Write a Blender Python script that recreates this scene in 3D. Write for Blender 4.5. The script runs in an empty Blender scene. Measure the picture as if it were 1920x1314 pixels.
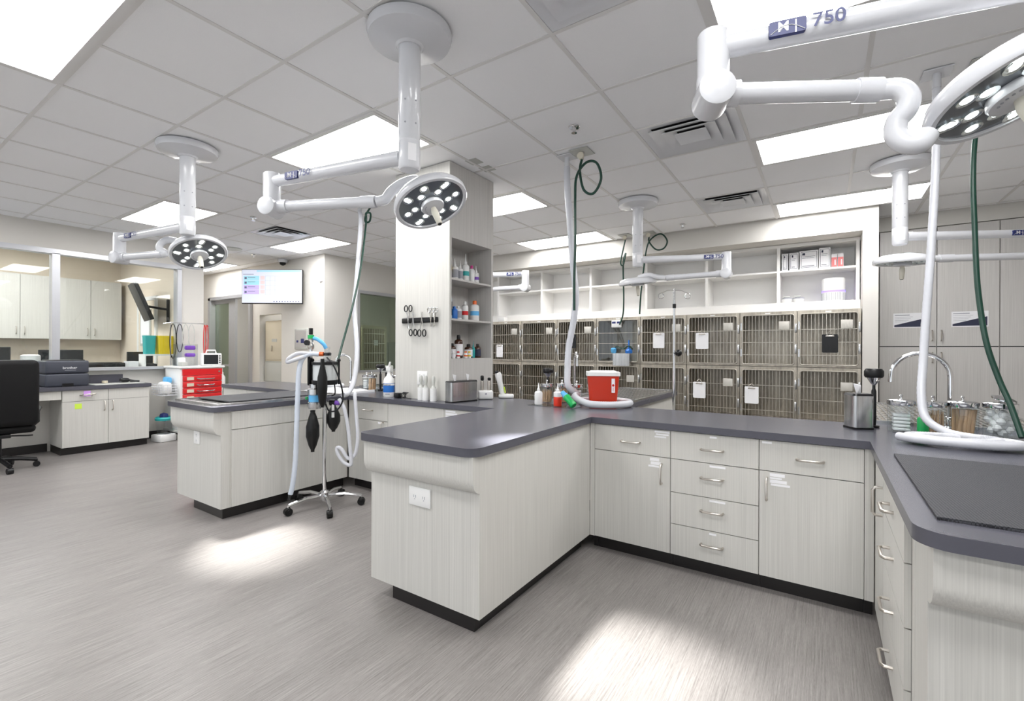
import bpy, bmesh, math, random
from mathutils import Vector, Matrix
random.seed(7)
SC = bpy.context.scene
COL = SC.collection
PI = math.pi

# ---------------------------------------------------------------- camera, world, exposure
CEIL = 3.12
cam_d = bpy.data.cameras.new('camera'); cam = bpy.data.objects.new('camera', cam_d); COL.objects.link(cam)
YAW, PITCH, ROLL, FPX = 0.5875, -0.0005, 0.0038, 878.5
_f = Vector((-math.sin(YAW)*math.cos(PITCH), math.cos(YAW)*math.cos(PITCH), math.sin(PITCH)))
_r = Vector((math.cos(YAW), math.sin(YAW), 0)); _u = _r.cross(_f)
_R = _r*math.cos(ROLL) + _u*math.sin(ROLL); _U = _u*math.cos(ROLL) - _r*math.sin(ROLL)
cam.matrix_world = Matrix(((_R.x, _U.x, -_f.x, 0), (_R.y, _U.y, -_f.y, 0), (_R.z, _U.z, -_f.z, 1.40), (0, 0, 0, 1)))
cam_d.sensor_width = 36; cam_d.sensor_fit = 'HORIZONTAL'; cam_d.lens = 36*FPX/1920; cam_d.clip_start = .05; cam_d.clip_end = 100
SC.camera = cam
SC.view_settings.view_transform = 'Standard'; SC.view_settings.look = 'None'
SC.view_settings.gamma = 1; SC.view_settings.use_curve_mapping = False
SC.view_settings.exposure = 0.42
w = bpy.data.worlds.new('world'); SC.world = w; w.use_nodes = True
w.node_tree.nodes['Background'].inputs[0].default_value = (.9, .92, 1, 1); w.node_tree.nodes['Background'].inputs[1].default_value = 1.35
TROFFER = 12.5      # brightness of the fluorescent panels
SPOT = 660.0        # surgical lamp beams, watts

# ---------------------------------------------------------------- materials
def M(name, col, rough=.5, metal=0., emit=None, es=1., coat=0., trans=0., alpha=1., spec=None, bump=None, vary=None, ior=None):
    m = bpy.data.materials.new(name); m.use_nodes = True; nt = m.node_tree; b = nt.nodes['Principled BSDF']
    b.inputs['Base Color'].default_value = (*col, 1); b.inputs['Roughness'].default_value = rough; b.inputs['Metallic'].default_value = metal
    if emit: b.inputs['Emission Color'].default_value = (*emit, 1); b.inputs['Emission Strength'].default_value = es
    if coat: b.inputs['Coat Weight'].default_value = coat
    if trans: b.inputs['Transmission Weight'].default_value = trans
    if alpha < 1: b.inputs['Alpha'].default_value = alpha
    if spec is not None: b.inputs['Specular IOR Level'].default_value = spec
    if ior: b.inputs['IOR'].default_value = ior
    if vary:      # (scale xyz, amount): streaky colour variation
        sc, amt = vary
        tc = nt.nodes.new('ShaderNodeTexCoord'); mp = nt.nodes.new('ShaderNodeMapping'); mp.inputs['Scale'].default_value = sc
        n = nt.nodes.new('ShaderNodeTexNoise'); n.inputs['Scale'].default_value = 1; n.inputs['Detail'].default_value = 5; n.inputs['Roughness'].default_value = .65
        r = nt.nodes.new('ShaderNodeValToRGB'); e = r.color_ramp.elements
        e[0].position = .3; e[1].position = .7
        e[0].color = (*[c*(1-amt) for c in col], 1); e[1].color = (*[min(1, c*(1+amt*.8)) for c in col], 1)
        nt.links.new(tc.outputs['Object'], mp.inputs[0]); nt.links.new(mp.outputs[0], n.inputs['Vector'])
        nt.links.new(n.outputs['Fac'], r.inputs[0]); nt.links.new(r.outputs[0], b.inputs['Base Color'])
    if bump:
        sc, st = bump
        tc = nt.nodes.new('ShaderNodeTexCoord'); n = nt.nodes.new('ShaderNodeTexNoise'); n.inputs['Scale'].default_value = sc; n.inputs['Detail'].default_value = 3
        bp = nt.nodes.new('ShaderNodeBump'); bp.inputs['Strength'].default_value = st; bp.inputs['Distance'].default_value = .01
        nt.links.new(tc.outputs['Object'], n.inputs['Vector']); nt.links.new(n.outputs['Fac'], bp.inputs['Height']); nt.links.new(bp.outputs[0], b.inputs['Normal'])
    return m
def glass(name, tint, refl=.1, rough=.02):
    m = bpy.data.materials.new(name); m.use_nodes = True; nt = m.node_tree; nt.nodes.clear()
    o = nt.nodes.new('ShaderNodeOutputMaterial'); mx = nt.nodes.new('ShaderNodeMixShader'); t = nt.nodes.new('ShaderNodeBsdfTransparent'); g = nt.nodes.new('ShaderNodeBsdfGlossy')
    lw = nt.nodes.new('ShaderNodeLayerWeight'); lw.inputs[0].default_value = .5
    pw = nt.nodes.new('ShaderNodeMath'); pw.operation = 'POWER'; pw.inputs[1].default_value = 4; nt.links.new(lw.outputs['Facing'], pw.inputs[0])
    fr = nt.nodes.new('ShaderNodeMath'); fr.operation = 'MULTIPLY_ADD'; fr.inputs[1].default_value = .6; fr.inputs[2].default_value = refl*.4; nt.links.new(pw.outputs[0], fr.inputs[0])
    t.inputs[0].default_value = (*tint, 1); g.inputs['Roughness'].default_value = rough
    nt.links.new(fr.outputs[0], mx.inputs[0]); nt.links.new(t.outputs[0], mx.inputs[1]); nt.links.new(g.outputs[0], mx.inputs[2]); nt.links.new(mx.outputs[0], o.inputs[0])
    return m
LAM = M('striped_laminate', (.59, .58, .545), .45, vary=((210, 210, 1.4), .12))
LAMG = M('grey_striped_laminate', (.60, .583, .56), .45, vary=((210, 210, 1.4), .15))
TOP = M('slate_grey_worktop', (.082, .082, .102), .26, vary=((90, 90, 90), .015))
FLO = M('grey_vinyl_floor', (.275, .252, .238), .36, bump=(300, .02))
def _floor(m):
    nt = m.node_tree; b = nt.nodes['Principled BSDF']; tc = nt.nodes.new('ShaderNodeTexCoord'); outs = []
    for sc, det in (((170, 3.2, 1), 4), ((420, 26, 1), 3), ((5, 1.1, 1), 3)):
        mp = nt.nodes.new('ShaderNodeMapping'); mp.inputs['Scale'].default_value = sc; n = nt.nodes.new('ShaderNodeTexNoise'); n.inputs['Scale'].default_value = 1; n.inputs['Detail'].default_value = det; n.inputs['Roughness'].default_value = .7
        nt.links.new(tc.outputs['Object'], mp.inputs[0]); nt.links.new(mp.outputs[0], n.inputs['Vector']); outs.append(n.outputs['Fac'])
    a = nt.nodes.new('ShaderNodeMath'); a.operation = 'MULTIPLY_ADD'; a.inputs[1].default_value = .55; nt.links.new(outs[0], a.inputs[0])
    c = nt.nodes.new('ShaderNodeMath'); c.operation = 'MULTIPLY_ADD'; c.inputs[1].default_value = .30; nt.links.new(outs[1], c.inputs[0])
    e = nt.nodes.new('ShaderNodeMath'); e.operation = 'MULTIPLY'; e.inputs[1].default_value = .15; nt.links.new(outs[2], e.inputs[0])
    nt.links.new(e.outputs[0], c.inputs[2]); nt.links.new(c.outputs[0], a.inputs[2])
    r = nt.nodes.new('ShaderNodeValToRGB'); q = r.color_ramp.elements; q[0].position = .32; q[0].color = (.115, .106, .102, 1); q[1].position = .68; q[1].color = (.365, .340, .326, 1)
    nt.links.new(a.outputs[0], r.inputs[0]); nt.links.new(r.outputs[0], b.inputs['Base Color'])
_floor(FLO)
TILE = M('ceiling_tile', (.91, .912, .925), .9, bump=(220, .12))
GRID = M('ceiling_grid_white', (.74, .73, .72), .5)
WALL = M('offwhite_wall_paint', (.67, .65, .61), .7, bump=(250, .03))
WALLW = M('warm_office_paint', (.78, .69, .57), .7)
TRIM = M('white_melamine', (.87, .86, .84), .45)
DARKK = M('black_kick_and_gap_shade', (.012, .010, .010), .3)
WHT = M('glossy_white_enamel', (.68, .69, .72), .22, coat=.3)
PLA = M('white_plastic', (.80, .80, .79), .4)
CREAM = M('cream_plastic', (.68, .65, .56), .45)
CHR = M('chrome', (.72, .72, .73), .08, 1)
NICK = M('brushed_nickel', (.62, .58, .53), .28, 1)
STEEL = M('stainless_sheet', (.45, .41, .345), .40, .85, vary=((14, 14, 1.2), .35))
STEELB = M('bright_stainless', (.62, .62, .62), .25, 1, vary=((40, 40, .8), .25))
WIRE = M('steel_wire', (.58, .55, .49), .38, .7)
BLK = M('black_plastic', (.007, .007, .008), .35, spec=.35)
RUB = M('black_rubber', (.004, .004, .004), .38, spec=.35)
LEA = M('black_leather', (.004, .004, .0045), .6, spec=.25, bump=(120, .1))
MAT = M('dark_rubber_mat', (.034, .036, .042), .5, bump=(420, .8))
def _mat(m):
    nt = m.node_tree; b = nt.nodes['Principled BSDF']; tc = nt.nodes.new('ShaderNodeTexCoord'); mp = nt.nodes.new('ShaderNodeMapping'); mp.inputs['Rotation'].default_value = (0, 0, .7); ck = nt.nodes.new('ShaderNodeTexChecker'); ck.inputs['Scale'].default_value = 170; ck.inputs['Color1'].default_value = (.02, .021, .026, 1); ck.inputs['Color2'].default_value = (.075, .078, .09, 1)
    nt.links.new(tc.outputs['Object'], mp.inputs[0]); nt.links.new(mp.outputs[0], ck.inputs['Vector']); nt.links.new(ck.outputs[0], b.inputs['Base Color'])
_mat(MAT)
ALU = M('brushed_aluminium_frame', (.56, .57, .60), .38, .7)
GLS = glass('clear_window_glass', (.93, .95, .94), .09)
GLG = glass('green_tinted_glass', (.62, .68, .60), .12)
JAR = glass('jar_glass', (.93, .96, .97), .22)
CLR = glass('clear_acrylic', (.93, .95, .96), .12)
HOSE = M('white_corrugated_hose', (.58, .59, .63), .35)
HOSEB = M('pale_translucent_tube', (.70, .76, .86), .25, alpha=.85)
GRN = M('dark_green_hose', (.004, .042, .026), .4)
GRNB = M('bright_green_plastic', (.01, .42, .10), .3)
RED = M('red_enamel', (.62, .012, .015), .3, coat=.2)
SHARP = M('red_sharps_plastic', (.56, .035, .012), .3)
REDL = M('red_liquid', (.80, .045, .02), .3)
YEL = M('yellow_plastic', (.85, .62, .02), .4)
TEAL = M('teal_plastic', (.02, .38, .38), .4)
BLUE = M('blue_plastic', (.02, .16, .55), .4)
LBLU = M('light_blue_plastic', (.12, .45, .80), .35)
PURP = M('purple_plastic', (.16, .05, .40), .4)
ORAN = M('orange_plastic', (.80, .15, .03), .4)
PINK = M('pink_card', (.75, .22, .22), .6)
MAGE = M('magenta_plastic', (.60, .03, .25), .4)
NAVY = M('charcoal_printer_plastic', (.045, .050, .068), .45)
PAPER = M('white_paper', (.86, .86, .88), .8)
INK = M('dark_print', (.03, .035, .07), .7)
INKG = M('grey_print', (.35, .36, .40), .8)
LOGO = M('navy_logo_print', (.015, .025, .14), .4)
BROWN = M('brown_bottle_glass', (.06, .022, .012), .15)
WOODS = M('tongue_depressor_wood', (.58, .38, .22), .7, vary=((40, 40, 3), .3))
SWAB = M('swab_stick_wood', (.62, .42, .25), .7)
COTT = M('cotton', (.85, .85, .84), .95, bump=(60, .5))
STKY = M('yellow_green_sticky_note', (.62, .85, .08), .7)
STKP = M('purple_sticky_note', (.62, .32, .80), .7)
BEIG = M('beige_enamel', (.66, .60, .47), .45)
GREYE = M('grey_enamel', (.50, .51, .48), .45)
WOODB = M('dark_brown_wood', (.07, .04, .025), .5)
CLIPB = M('dark_vent_interior', (.02, .02, .022), .8)
LEDG = M('led_reflector', (.75, .8, .8), .12, .9)
LEDE = M('led_glow', (1, 1, 1), .3, emit=(.95, 1, .98), es=7)
LPLT = M('smoked_lens_plate', (.22, .24, .26), .12, .6)
DIFF = M('lit_diffuser', (.9, .9, .9), .6, emit=(1, .992, .988), es=TROFFER)
GLOWP = M('violet_status_light', (.2, .15, .7), .4, emit=(.22, .16, 1), es=1.6)
SCR = M('monitor_off_screen', (.02, .022, .025), .12)
SCRW = M('tv_screen_white', (.5, .52, .6), .3, emit=(.78, .84, 1), es=.42)
SCRB = M('tv_screen_cyan', (.2, .5, .6), .3, emit=(.52, .82, .92), es=.40)
SCRV = M('tv_screen_violet', (.4, .3, .6), .3, emit=(.62, .55, .92), es=.45)
SCRR = M('tv_screen_rose', (.5, .4, .4), .3, emit=(.92, .76, .78), es=.42)
SCRK = M('tv_screen_ink', (.1, .1, .2), .3, emit=(.25, .28, .45), es=.2)
CARD = M('pale_card_holder', (.60, .58, .53), .4)
GAUGE = M('gauge_face', (.75, .70, .58), .4)

# ---------------------------------------------------------------- mesh builder
class MB:
    def __init__(s): s.v = []; s.f = []; s.sm = []
    def add(s, vs, fs, smooth=False):
        o = len(s.v); s.v += [tuple(p) for p in vs]; s.f += [tuple(i+o for i in q) for q in fs]; s.sm += [smooth]*len(fs); return s
    def box(s, x0, x1, y0, y1, z0, z1):
        if x0 > x1: x0, x1 = x1, x0
        if y0 > y1: y0, y1 = y1, y0
        if z0 > z1: z0, z1 = z1, z0
        return s.add([(x0,y0,z0),(x1,y0,z0),(x1,y1,z0),(x0,y1,z0),(x0,y0,z1),(x1,y0,z1),(x1,y1,z1),(x0,y1,z1)],
                     [(0,3,2,1),(4,5,6,7),(0,1,5,4),(1,2,6,5),(2,3,7,6),(3,0,4,7)])
    def rbox(s, x0, x1, y0, y1, z0, z1, r=.01, seg=2):
        bm = bmesh.new(); bmesh.ops.create_cube(bm, size=1)
        bmesh.ops.scale(bm, vec=(abs(x1-x0), abs(y1-y0), abs(z1-z0)), verts=bm.verts)
        bmesh.ops.translate(bm, vec=((x0+x1)/2, (y0+y1)/2, (z0+z1)/2), verts=bm.verts)
        r = min(r, abs(x1-x0)*.49, abs(y1-y0)*.49, abs(z1-z0)*.49)
        bmesh.ops.bevel(bm, geom=list(bm.edges), offset=r, segments=seg, profile=.5, affect='EDGES')
        bm.verts.index_update()
        s.add([v.co[:] for v in bm.verts], [[v.index for v in f.verts] for f in bm.faces], True); bm.free(); return s
    def prism(s, poly, z0, z1, ax='z'):
        n = len(poly)
        def P(a, b, c): return {'z': (a, b, c), 'x': (c, a, b), 'y': (a, c, b)}[ax]
        vs = [P(a, b, z0) for a, b in poly] + [P(a, b, z1) for a, b in poly]
        return s.add(vs, [tuple(range(n))[::-1], tuple(range(n, 2*n))] + [(i, (i+1) % n, n+(i+1) % n, n+i) for i in range(n)])
    def lathe(s, prof, c=(0, 0, 0), n=20, axis=(0, 0, 1), cap=True):
        a = Vector(axis).normalized(); t = a.orthogonal().normalized(); b = a.cross(t); c = Vector(c)
        vs = []
        for r, h in prof:
            for i in range(n):
                q = 2*PI*i/n; vs.append(c + a*h + (t*math.cos(q)+b*math.sin(q))*max(r, 1e-4))
        fs = [(k*n+i, k*n+(i+1) % n, (k+1)*n+(i+1) % n, (k+1)*n+i) for k in range(len(prof)-1) for i in range(n)]
        s.add(vs, fs, True)
        if cap:
            o = len(s.v)-len(vs); m = len(prof)-1
            s.f += [tuple(o+i for i in range(n))[::-1], tuple(o+m*n+i for i in range(n))]; s.sm += [False, False]
        return s
    def cyl(s, p, q, r, r2=None, n=14):
        p, q = Vector(p), Vector(q); return s.lathe([(r, 0), (r2 if r2 is not None else r, (q-p).length)], p, n, q-p)
    def tube(s, pts, r, n=8, closed=False, rib=0):
        pts = [Vector(p) for p in pts]; m = len(pts); vs = []; up = None
        for i, p in enumerate(pts):
            d = (pts[(i+1) % m]-pts[i-1]) if closed else (pts[min(i+1, m-1)]-pts[max(i-1, 0)])
            d.normalize()
            if up is None: up = d.orthogonal().normalized()
            up = (up-d*up.dot(d)).normalized(); b = d.cross(up)
            rr = r*(1+(rib if i % 2 else -rib))
            vs += [p+(up*math.cos(2*PI*k/n)+b*math.sin(2*PI*k/n))*rr for k in range(n)]
        fs = [(i*n+k, i*n+(k+1) % n, ((i+1) % m)*n+(k+1) % n, ((i+1) % m)*n+k) for i in range(m if closed else m-1) for k in range(n)]
        s.add(vs, fs, True)
        if not closed:
            o = len(s.v)-len(vs); s.f += [tuple(o+k for k in range(n))[::-1], tuple(o+(m-1)*n+k for k in range(n))]; s.sm += [False]*2
        return s
    def ball(s, c, r, n=12, sz=1.):
        k = n//2
        return s.lathe([(r*math.sin(PI*i/k), -r*sz*math.cos(PI*i/k)) for i in range(k+1)], c, n, cap=False)
    def build(s, name, mat, parent=None, world=False, kind=None):
        off = Vector((0, 0, 0))
        if world and parent:
            q = parent
            while q: off += q.location; q = q.parent
        me = bpy.data.meshes.new(name); me.from_pydata([tuple(Vector(p)-off) for p in s.v], [], s.f)
        me.polygons.foreach_set('use_smooth', s.sm); me.materials.append(mat)
        bm = bmesh.new(); bm.from_mesh(me); bmesh.ops.recalc_face_normals(bm, faces=bm.faces); bm.to_mesh(me); bm.free()
        me.set_sharp_from_angle(angle=.7); me.update()
        o = bpy.data.objects.new(name, me); COL.objects.link(o)
        if parent: o.parent = parent
        if kind: o['kind'] = kind
        return o
def smooth_path(pts, k=6, closed=False):
    pts = [Vector(p) for p in pts]; n = len(pts); out = []
    for i in range(n if closed else n-1):
        g = lambda j: pts[j % n] if closed else pts[max(0, min(n-1, j))]
        a, b, c, d = g(i-1), g(i), g(i+1), g(i+2)
        for t in (j/k for j in range(k)):
            out.append(.5*((2*b)+(-a+c)*t+(2*a-5*b+4*c-d)*t*t+(-a+3*b-3*c+d)*t**3))
    if not closed: out.append(pts[-1])
    return out
def rrect(x0, x1, y0, y1, r, n=5):
    out = []
    for cx, cy, a0 in ((x1-r, y0+r, -PI/2), (x1-r, y1-r, 0), (x0+r, y1-r, PI/2), (x0+r, y0+r, PI)):
        out += [(cx+r*math.cos(a0+PI/2*i/n), cy+r*math.sin(a0+PI/2*i/n)) for i in range(n+1)]
    return out
def tag(o, label, cat, group=None):
    o['label'] = label; o['category'] = cat
    if group: o['group'] = group
    return o
def thing(name, label, cat, loc=(0, 0, 0), rz=0, group=None):
    o = bpy.data.objects.new(name, None); COL.objects.link(o); o.empty_display_size = .1
    o.location = loc; o.rotation_euler = (0, 0, rz); return tag(o, label, cat, group)
def struct(name, mb, mat): 
    o = mb.build(name, mat); o['kind'] = 'structure'; return o
def text(name, body, size, mat, parent, mtx, extrude=.0004):
    c = bpy.data.curves.new(name, 'FONT'); c.body = body; c.size = size; c.extrude = extrude; c.offset = .010*size; c.align_x = 'CENTER'; c.align_y = 'CENTER'
    t = bpy.data.objects.new(name+'_curve', c); COL.objects.link(t)
    me = bpy.data.meshes.new_from_object(t.evaluated_get(bpy.context.evaluated_depsgraph_get())); bpy.data.objects.remove(t)
    me.name = name; me.materials.clear(); me.materials.append(mat); me.transform(mtx)
    o = bpy.data.objects.new(name, me); COL.objects.link(o); o.parent = parent; return o
def frame_m(o, xd, yd):
    x = Vector(xd).normalized(); y = Vector(yd).normalized(); z = x.cross(y)
    return Matrix(((x.x, y.x, z.x, o[0]), (x.y, y.y, z.y, o[1]), (x.z, y.z, z.z, o[2]), (0, 0, 0, 1)))

# ================================================================ room shell
fl = struct('floor', MB().box(-14, 4.2, -4.5, 9, -.06, 0), FLO)
ceil = struct('ceiling', MB().box(-14, 4.2, -4.5, 9, CEIL+.03, CEIL+.1), TRIM)
GX0, PX, GY0, PY = -4.142, .7259, 1.5696, .6661
gx = lambda i: GX0+PX*i
gy = lambda j: GY0+PY*j
LIGHTS = [(a, b) for a in (-5, 0, 5) for b in (-5, -2, 1, 4, 7) if (a, b) != (-5, 7)] + [(-10, 4)]
VENTS = [(4, 3), (4, 6), (4, 0), (-4, 3)]
used = {(a+d, b) for a, b in LIGHTS for d in (0, 1)} | set(VENTS)
full = None
zones = ((-7.45, 3.4, -.43, 6.95), (-8.8, -7.45, -.43, 5.12), (.54, 3.4, 6.95, 7.65), (-13, -8.8, 3.73, 5.12))
for i in range(-13, 11):
    for j in range(-3, 10):
        if (i, j) in used: continue
        for q, (xa, xb, ya, yb) in enumerate(zones):
            x0, x1, y0, y1 = max(gx(i)+.006, xa), min(gx(i+1)-.006, xb), max(gy(j)+.006, ya), min(gy(j+1)-.006, yb)
            if x1-x0 < .06 or y1-y0 < .06: continue
            if x1-x0 > PX-.02 and y1-y0 > PY-.02:
                if full is None:
                    t = MB().box(-PX/2+.006, PX/2-.006, -PY/2+.006, PY/2-.006, 0, .012).build('ceiling_tile', TILE, ceil); full = t.data
                else: t = bpy.data.objects.new('ceiling_tile', full); COL.objects.link(t); t.parent = ceil
                t.location = (gx(i+.5), gy(j+.5), CEIL-.001)
            else: MB().box(x0, x1, y0, y1, CEIL-.001, CEIL+.011).build('ceiling_tile', TILE, ceil)
for i in range(-6, 11):
    ye = 7.65 if gx(i) > .54 else (6.95 if gx(i) > -7.45 else 5.12); cuts = sorted((gy(b), gy(b+1)) for a, b in LIGHTS if a+1 == i and gy(b) > -1); y = -.43
    for c0, c1 in cuts+[(ye, ye)]:
        if min(c0, ye)-y > .05: MB().box(gx(i)-.013, gx(i)+.013, y, min(c0, ye), CEIL-.006, CEIL+.004).build('grid_bar', GRID, ceil)
        y = c1
for j in range(-3, 10):
    x0 = -8.8 if gy(j) < 3.7 else (-13 if gy(j) < 5.1 else -7.45)
    MB().box(x0 if j < 9 else .54, 3.4, gy(j)-.012, gy(j)+.012, CEIL-.0055, CEIL+.0035).build('grid_bar', GRID, ceil)
# --- fluorescent troffers
NEAR = {(-5, -2): 'beside the lamp nearest the glazed office', (0, -2): 'over the aisle in front of the islands', (5, -2): 'over the open floor before the drawer sided island', (-5, 1): 'behind the lamp nearest the glazed office',
        (0, 1): 'between the lamp over the bare topped island and the column', (5, 1): 'above the jointed arm over the drawer sided island', (-5, 4): 'in front of the wall screen', (0, 4): 'just behind the laminate column',
        (5, 4): 'between the two square air vents and the drawer sided island', (0, 7): 'along the bulkhead beside the two small gas outlets', (5, 7): 'along the bulkhead above the stocked shelf', (-10, 4): 'in the hall by the glass door',
        (-5, -5): 'over the entry behind the desk aisle', (0, -5): 'over the entry between two other panels', (5, -5): 'over the entry beside the plain wall'}
for a, b in LIGHTS:
    x0, x1, y0, y1 = gx(a)+.012, gx(a+2)-.012, gy(b)+.012, gy(b+1)-.012
    t = thing('ceiling_light', 'rectangular lit ceiling panel '+NEAR[(a, b)], 'ceiling light', ((x0+x1)/2, (y0+y1)/2, CEIL), group='fluorescent ceiling panels')
    fr = MB()
    e = .035
    for q in ((x0, x1, y0, y0+e), (x0, x1, y1-e, y1), (x0, x0+e, y0+e, y1-e), (x1-e, x1, y0+e, y1-e)): fr.box(*q, CEIL-.012, CEIL+.028)
    fr.build('frame', GRID, t, True)
    MB().box(x0+e, x1-e, y0+e, y1-e, CEIL-.004, CEIL+.026).build('diffuser', DIFF, t, True)
# --- square louvred vents
VL = {(4, 3): 'square white louvred air vent under the large lamp elbow', (4, 6): 'square white louvred air vent near the bulkhead over the kennels', (4, 0): 'square white louvred air vent cut by the lamp canopy row', (-4, 3): 'square louvred air vent near the wall screen'}
for a, b in VENTS:
    x0, x1, y0, y1 = gx(a)+.014, gx(a+1)-.014, gy(b)+.014, gy(b+1)-.014; cx, cy = (x0+x1)/2, (y0+y1)/2
    t = thing('air_vent', VL[(a, b)], 'air vent', (cx, cy, CEIL), group='ceiling air vents')
    MB().box(x0, x1, y0, y1, CEIL+.02, CEIL+.028).build('duct_opening', CLIPB, t, True)
    hx, hy = (x1-x0)/2, (y1-y0)/2
    for k, (s0, s1) in enumerate(((1, .76), (.80, .52), (.56, .30), (.34, .02))):
        m = MB(); vs = []
        for s_, z in ((s0, CEIL-(.004 if k == 0 else .016)), (s1, CEIL+(.012 if k < 3 else -.016))):
            vs += [(cx+sx*hx*s_, cy+sy*hy*s_, z) for sx, sy in ((-1, -1), (1, -1), (1, 1), (-1, 1))]
        vs += [(x, y, z+.006) for x, y, z in vs]
        m.add(vs, [(i, (i+1) % 4, 4+(i+1) % 4, 4+i) for i in range(4)]+[(8+i, 12+i, 12+(i+1) % 4, 8+(i+1) % 4) for i in range(4)]+[(i, 8+i, 8+(i+1) % 4, (i+1) % 4) for i in range(4)])
        m.build('louvre' if k < 3 else 'centre_plate', WHT, t, True)
# --- walls
m = MB().box(-8.92, -8.8, -4.5, 3.73, 0, 1.10).box(-8.92, -8.8, -4.5, 3.73, 2.76, CEIL+.03).box(-8.92, -8.8, 3.40, 3.73, 1.10, 2.76)
wl = struct('wall_left', m, WALL)
struct('baseboard_left', MB().box(-8.8, -8.785, -4.4, 1.80, .0, .11).box(-8.8, -8.785, 2.80, 3.73, 0, .11), DARKK)
win = struct('window_1', MB().box(-8.93, -8.78, -4.5, 3.40, 2.70, 2.765).box(-8.93, -8.70, -4.5, 3.41, 1.085, 1.125).box(-8.93, -8.78, 3.335, 3.40, 1.12, 2.71).box(-8.93, -8.78, 1.845, 1.925, 1.12, 2.71).box(-8.93, -8.78, .35, .43, 1.12, 2.71), ALU)
for y0, y1 in ((1.925, 3.335), (.43, 1.845), (-4.4, .35)): MB().box(-8.856, -8.846, y0, y1, 1.125, 2.70).build('pane', GLS, win)
# glazed office behind the left wall
struct('wall_office_far', MB().box(-11.85, -11.7, -4.5, 3.5, 0, CEIL+.03), WALLW)
struct('wall_office_side', MB().box(-11.7, -8.92, 3.45, 3.6, 0, CEIL+.03), WALLW)
# far wall carrying the screen (y = 5.12)
m = MB().box(-13, -11.75, 5.12, 5.25, 0, CEIL+.03).box(-11.75, -9.90, 5.12, 5.25, 2.56, CEIL+.03).box(-9.90, -9.62, 5.12, 5.25, 0, CEIL+.03)
m.box(-9.62, -8.82, 5.12, 5.25, 2.10, CEIL+.03).box(-9.62, -8.82, 5.12, 5.25, 0, .74).box(-8.82, -7.45, 5.12, 5.25, 0, CEIL+.03).box(-9.62, -8.82, 5.72, 5.78, .6, 2.2)
struct('wall_screen', m, WALL)
struct('wall_hall_end', MB().box(-13.1, -13, 3.6, 7.2, 0, CEIL+.03).box(-13, -11.85, 3.5, 3.6, 0, CEIL+.03), WALL)
struct('wall_beyond_door', MB().box(-13, -9.7, 6.6, 6.7, 0, CEIL+.03).box(-9.72, -9.68, 5.25, 6.6, 0, CEIL+.03), WALL)
d = struct('door_1', MB().box(-11.75, -11.66, 5.07, 5.27, 0, 2.56).box(-9.98, -9.90, 5.07, 5.27, 0, 2.56).box(-11.75, -9.90, 5.07, 5.27, 2.50, 2.57), ALU)
MB().box(-11.0, -10.72, 5.17, 5.22, 0, 2.5).box(-11.66, -11.0, 5.17, 5.22, 0, .1).box(-11.66, -11.0, 5.17, 5.22, 2.42, 2.5).box(-11.66, -11.0, 5.17, 5.22, 1.02, 1.06).build('door_leaf', ALU, d)
MB().box(-11.66, -11.0, 5.19, 5.20, .1, 2.42).build('pane', GLG, d)
# side wall with the interior window (x = -7.45)
m = MB().box(-7.57, -7.45, 5.25, 5.83, 0, CEIL+.03).box(-7.57, -7.45, 7.35, 7.9, 0, CEIL+.03).box(-7.57, -7.45, 5.83, 7.35, 2.55, CEIL+.03).box(-7.57, -7.45, 5.83, 7.35, 0, .96)
struct('wall_kennel_side', m, WALL)
win2 = struct('window_2', MB().box(-7.58, -7.43, 5.83, 5.88, .96, 2.55).box(-7.58, -7.43, 7.30, 7.35, .96, 2.55).box(-7.58, -7.43, 5.88, 7.30, 2.49, 2.55).box(-7.58, -7.43, 5.88, 7.30, .96, 1.0), ALU)
MB().box(-7.515, -7.505, 5.88, 7.30, 1.0, 2.49).build('pane', GLG, win2)
struct('wall_beyond_window', MB().box(-10.1, -10, 5.25, 9, 0, CEIL+.03).box(-10, -7.57, 8.9, 9, 0, CEIL+.03), WALL)
# back wall, bulkhead and the recess for shelves and kennels
struct('wall_back', MB().box(-7.45, .53, 7.75, 7.9, 0, CEIL+.03).box(.53, 3.4, 8.25, 8.4, 0, CEIL+.03).box(.38, .53, 6.96, 8.4, 0, CEIL+.03), WALL)
struct('trim_bulkhead', MB().box(-7.45, .53, 6.955, 7.75, 2.845, CEIL+.03), WALL)
struct('wall_right_bulkhead', MB().box(.54, 3.4, 7.66, 8.25, 2.94, CEIL+.03), WALL)
struct('wall_right', MB().box(3.4, 3.5, -4.5, 8.4, 0, CEIL+.03), WALL)
m = MB().box(-13, 3.5, -4.6, -4.5, 0, .25).box(-13, 3.5, -4.6, -4.5, 2.85, CEIL+.03)
for x in (-13, -9.2, 3.3): m.box(x, x+.4, -4.6, -4.5, .25, 2.85)
struct('wall_rear', m, WALL)
m = MB(); 
for x in range(8): m.box(-8.8+1.73*x-.03, -8.8+1.73*x+.03, -4.59, -4.51, .25, 2.85)
w3 = struct('added_rear_window', m, ALU); MB().box(-8.8, 3.3, -4.556, -4.55, .25, 2.85).build('pane', GLS, w3)  # windows added in the unseen rear wall so daylight brightens the ceiling

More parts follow.
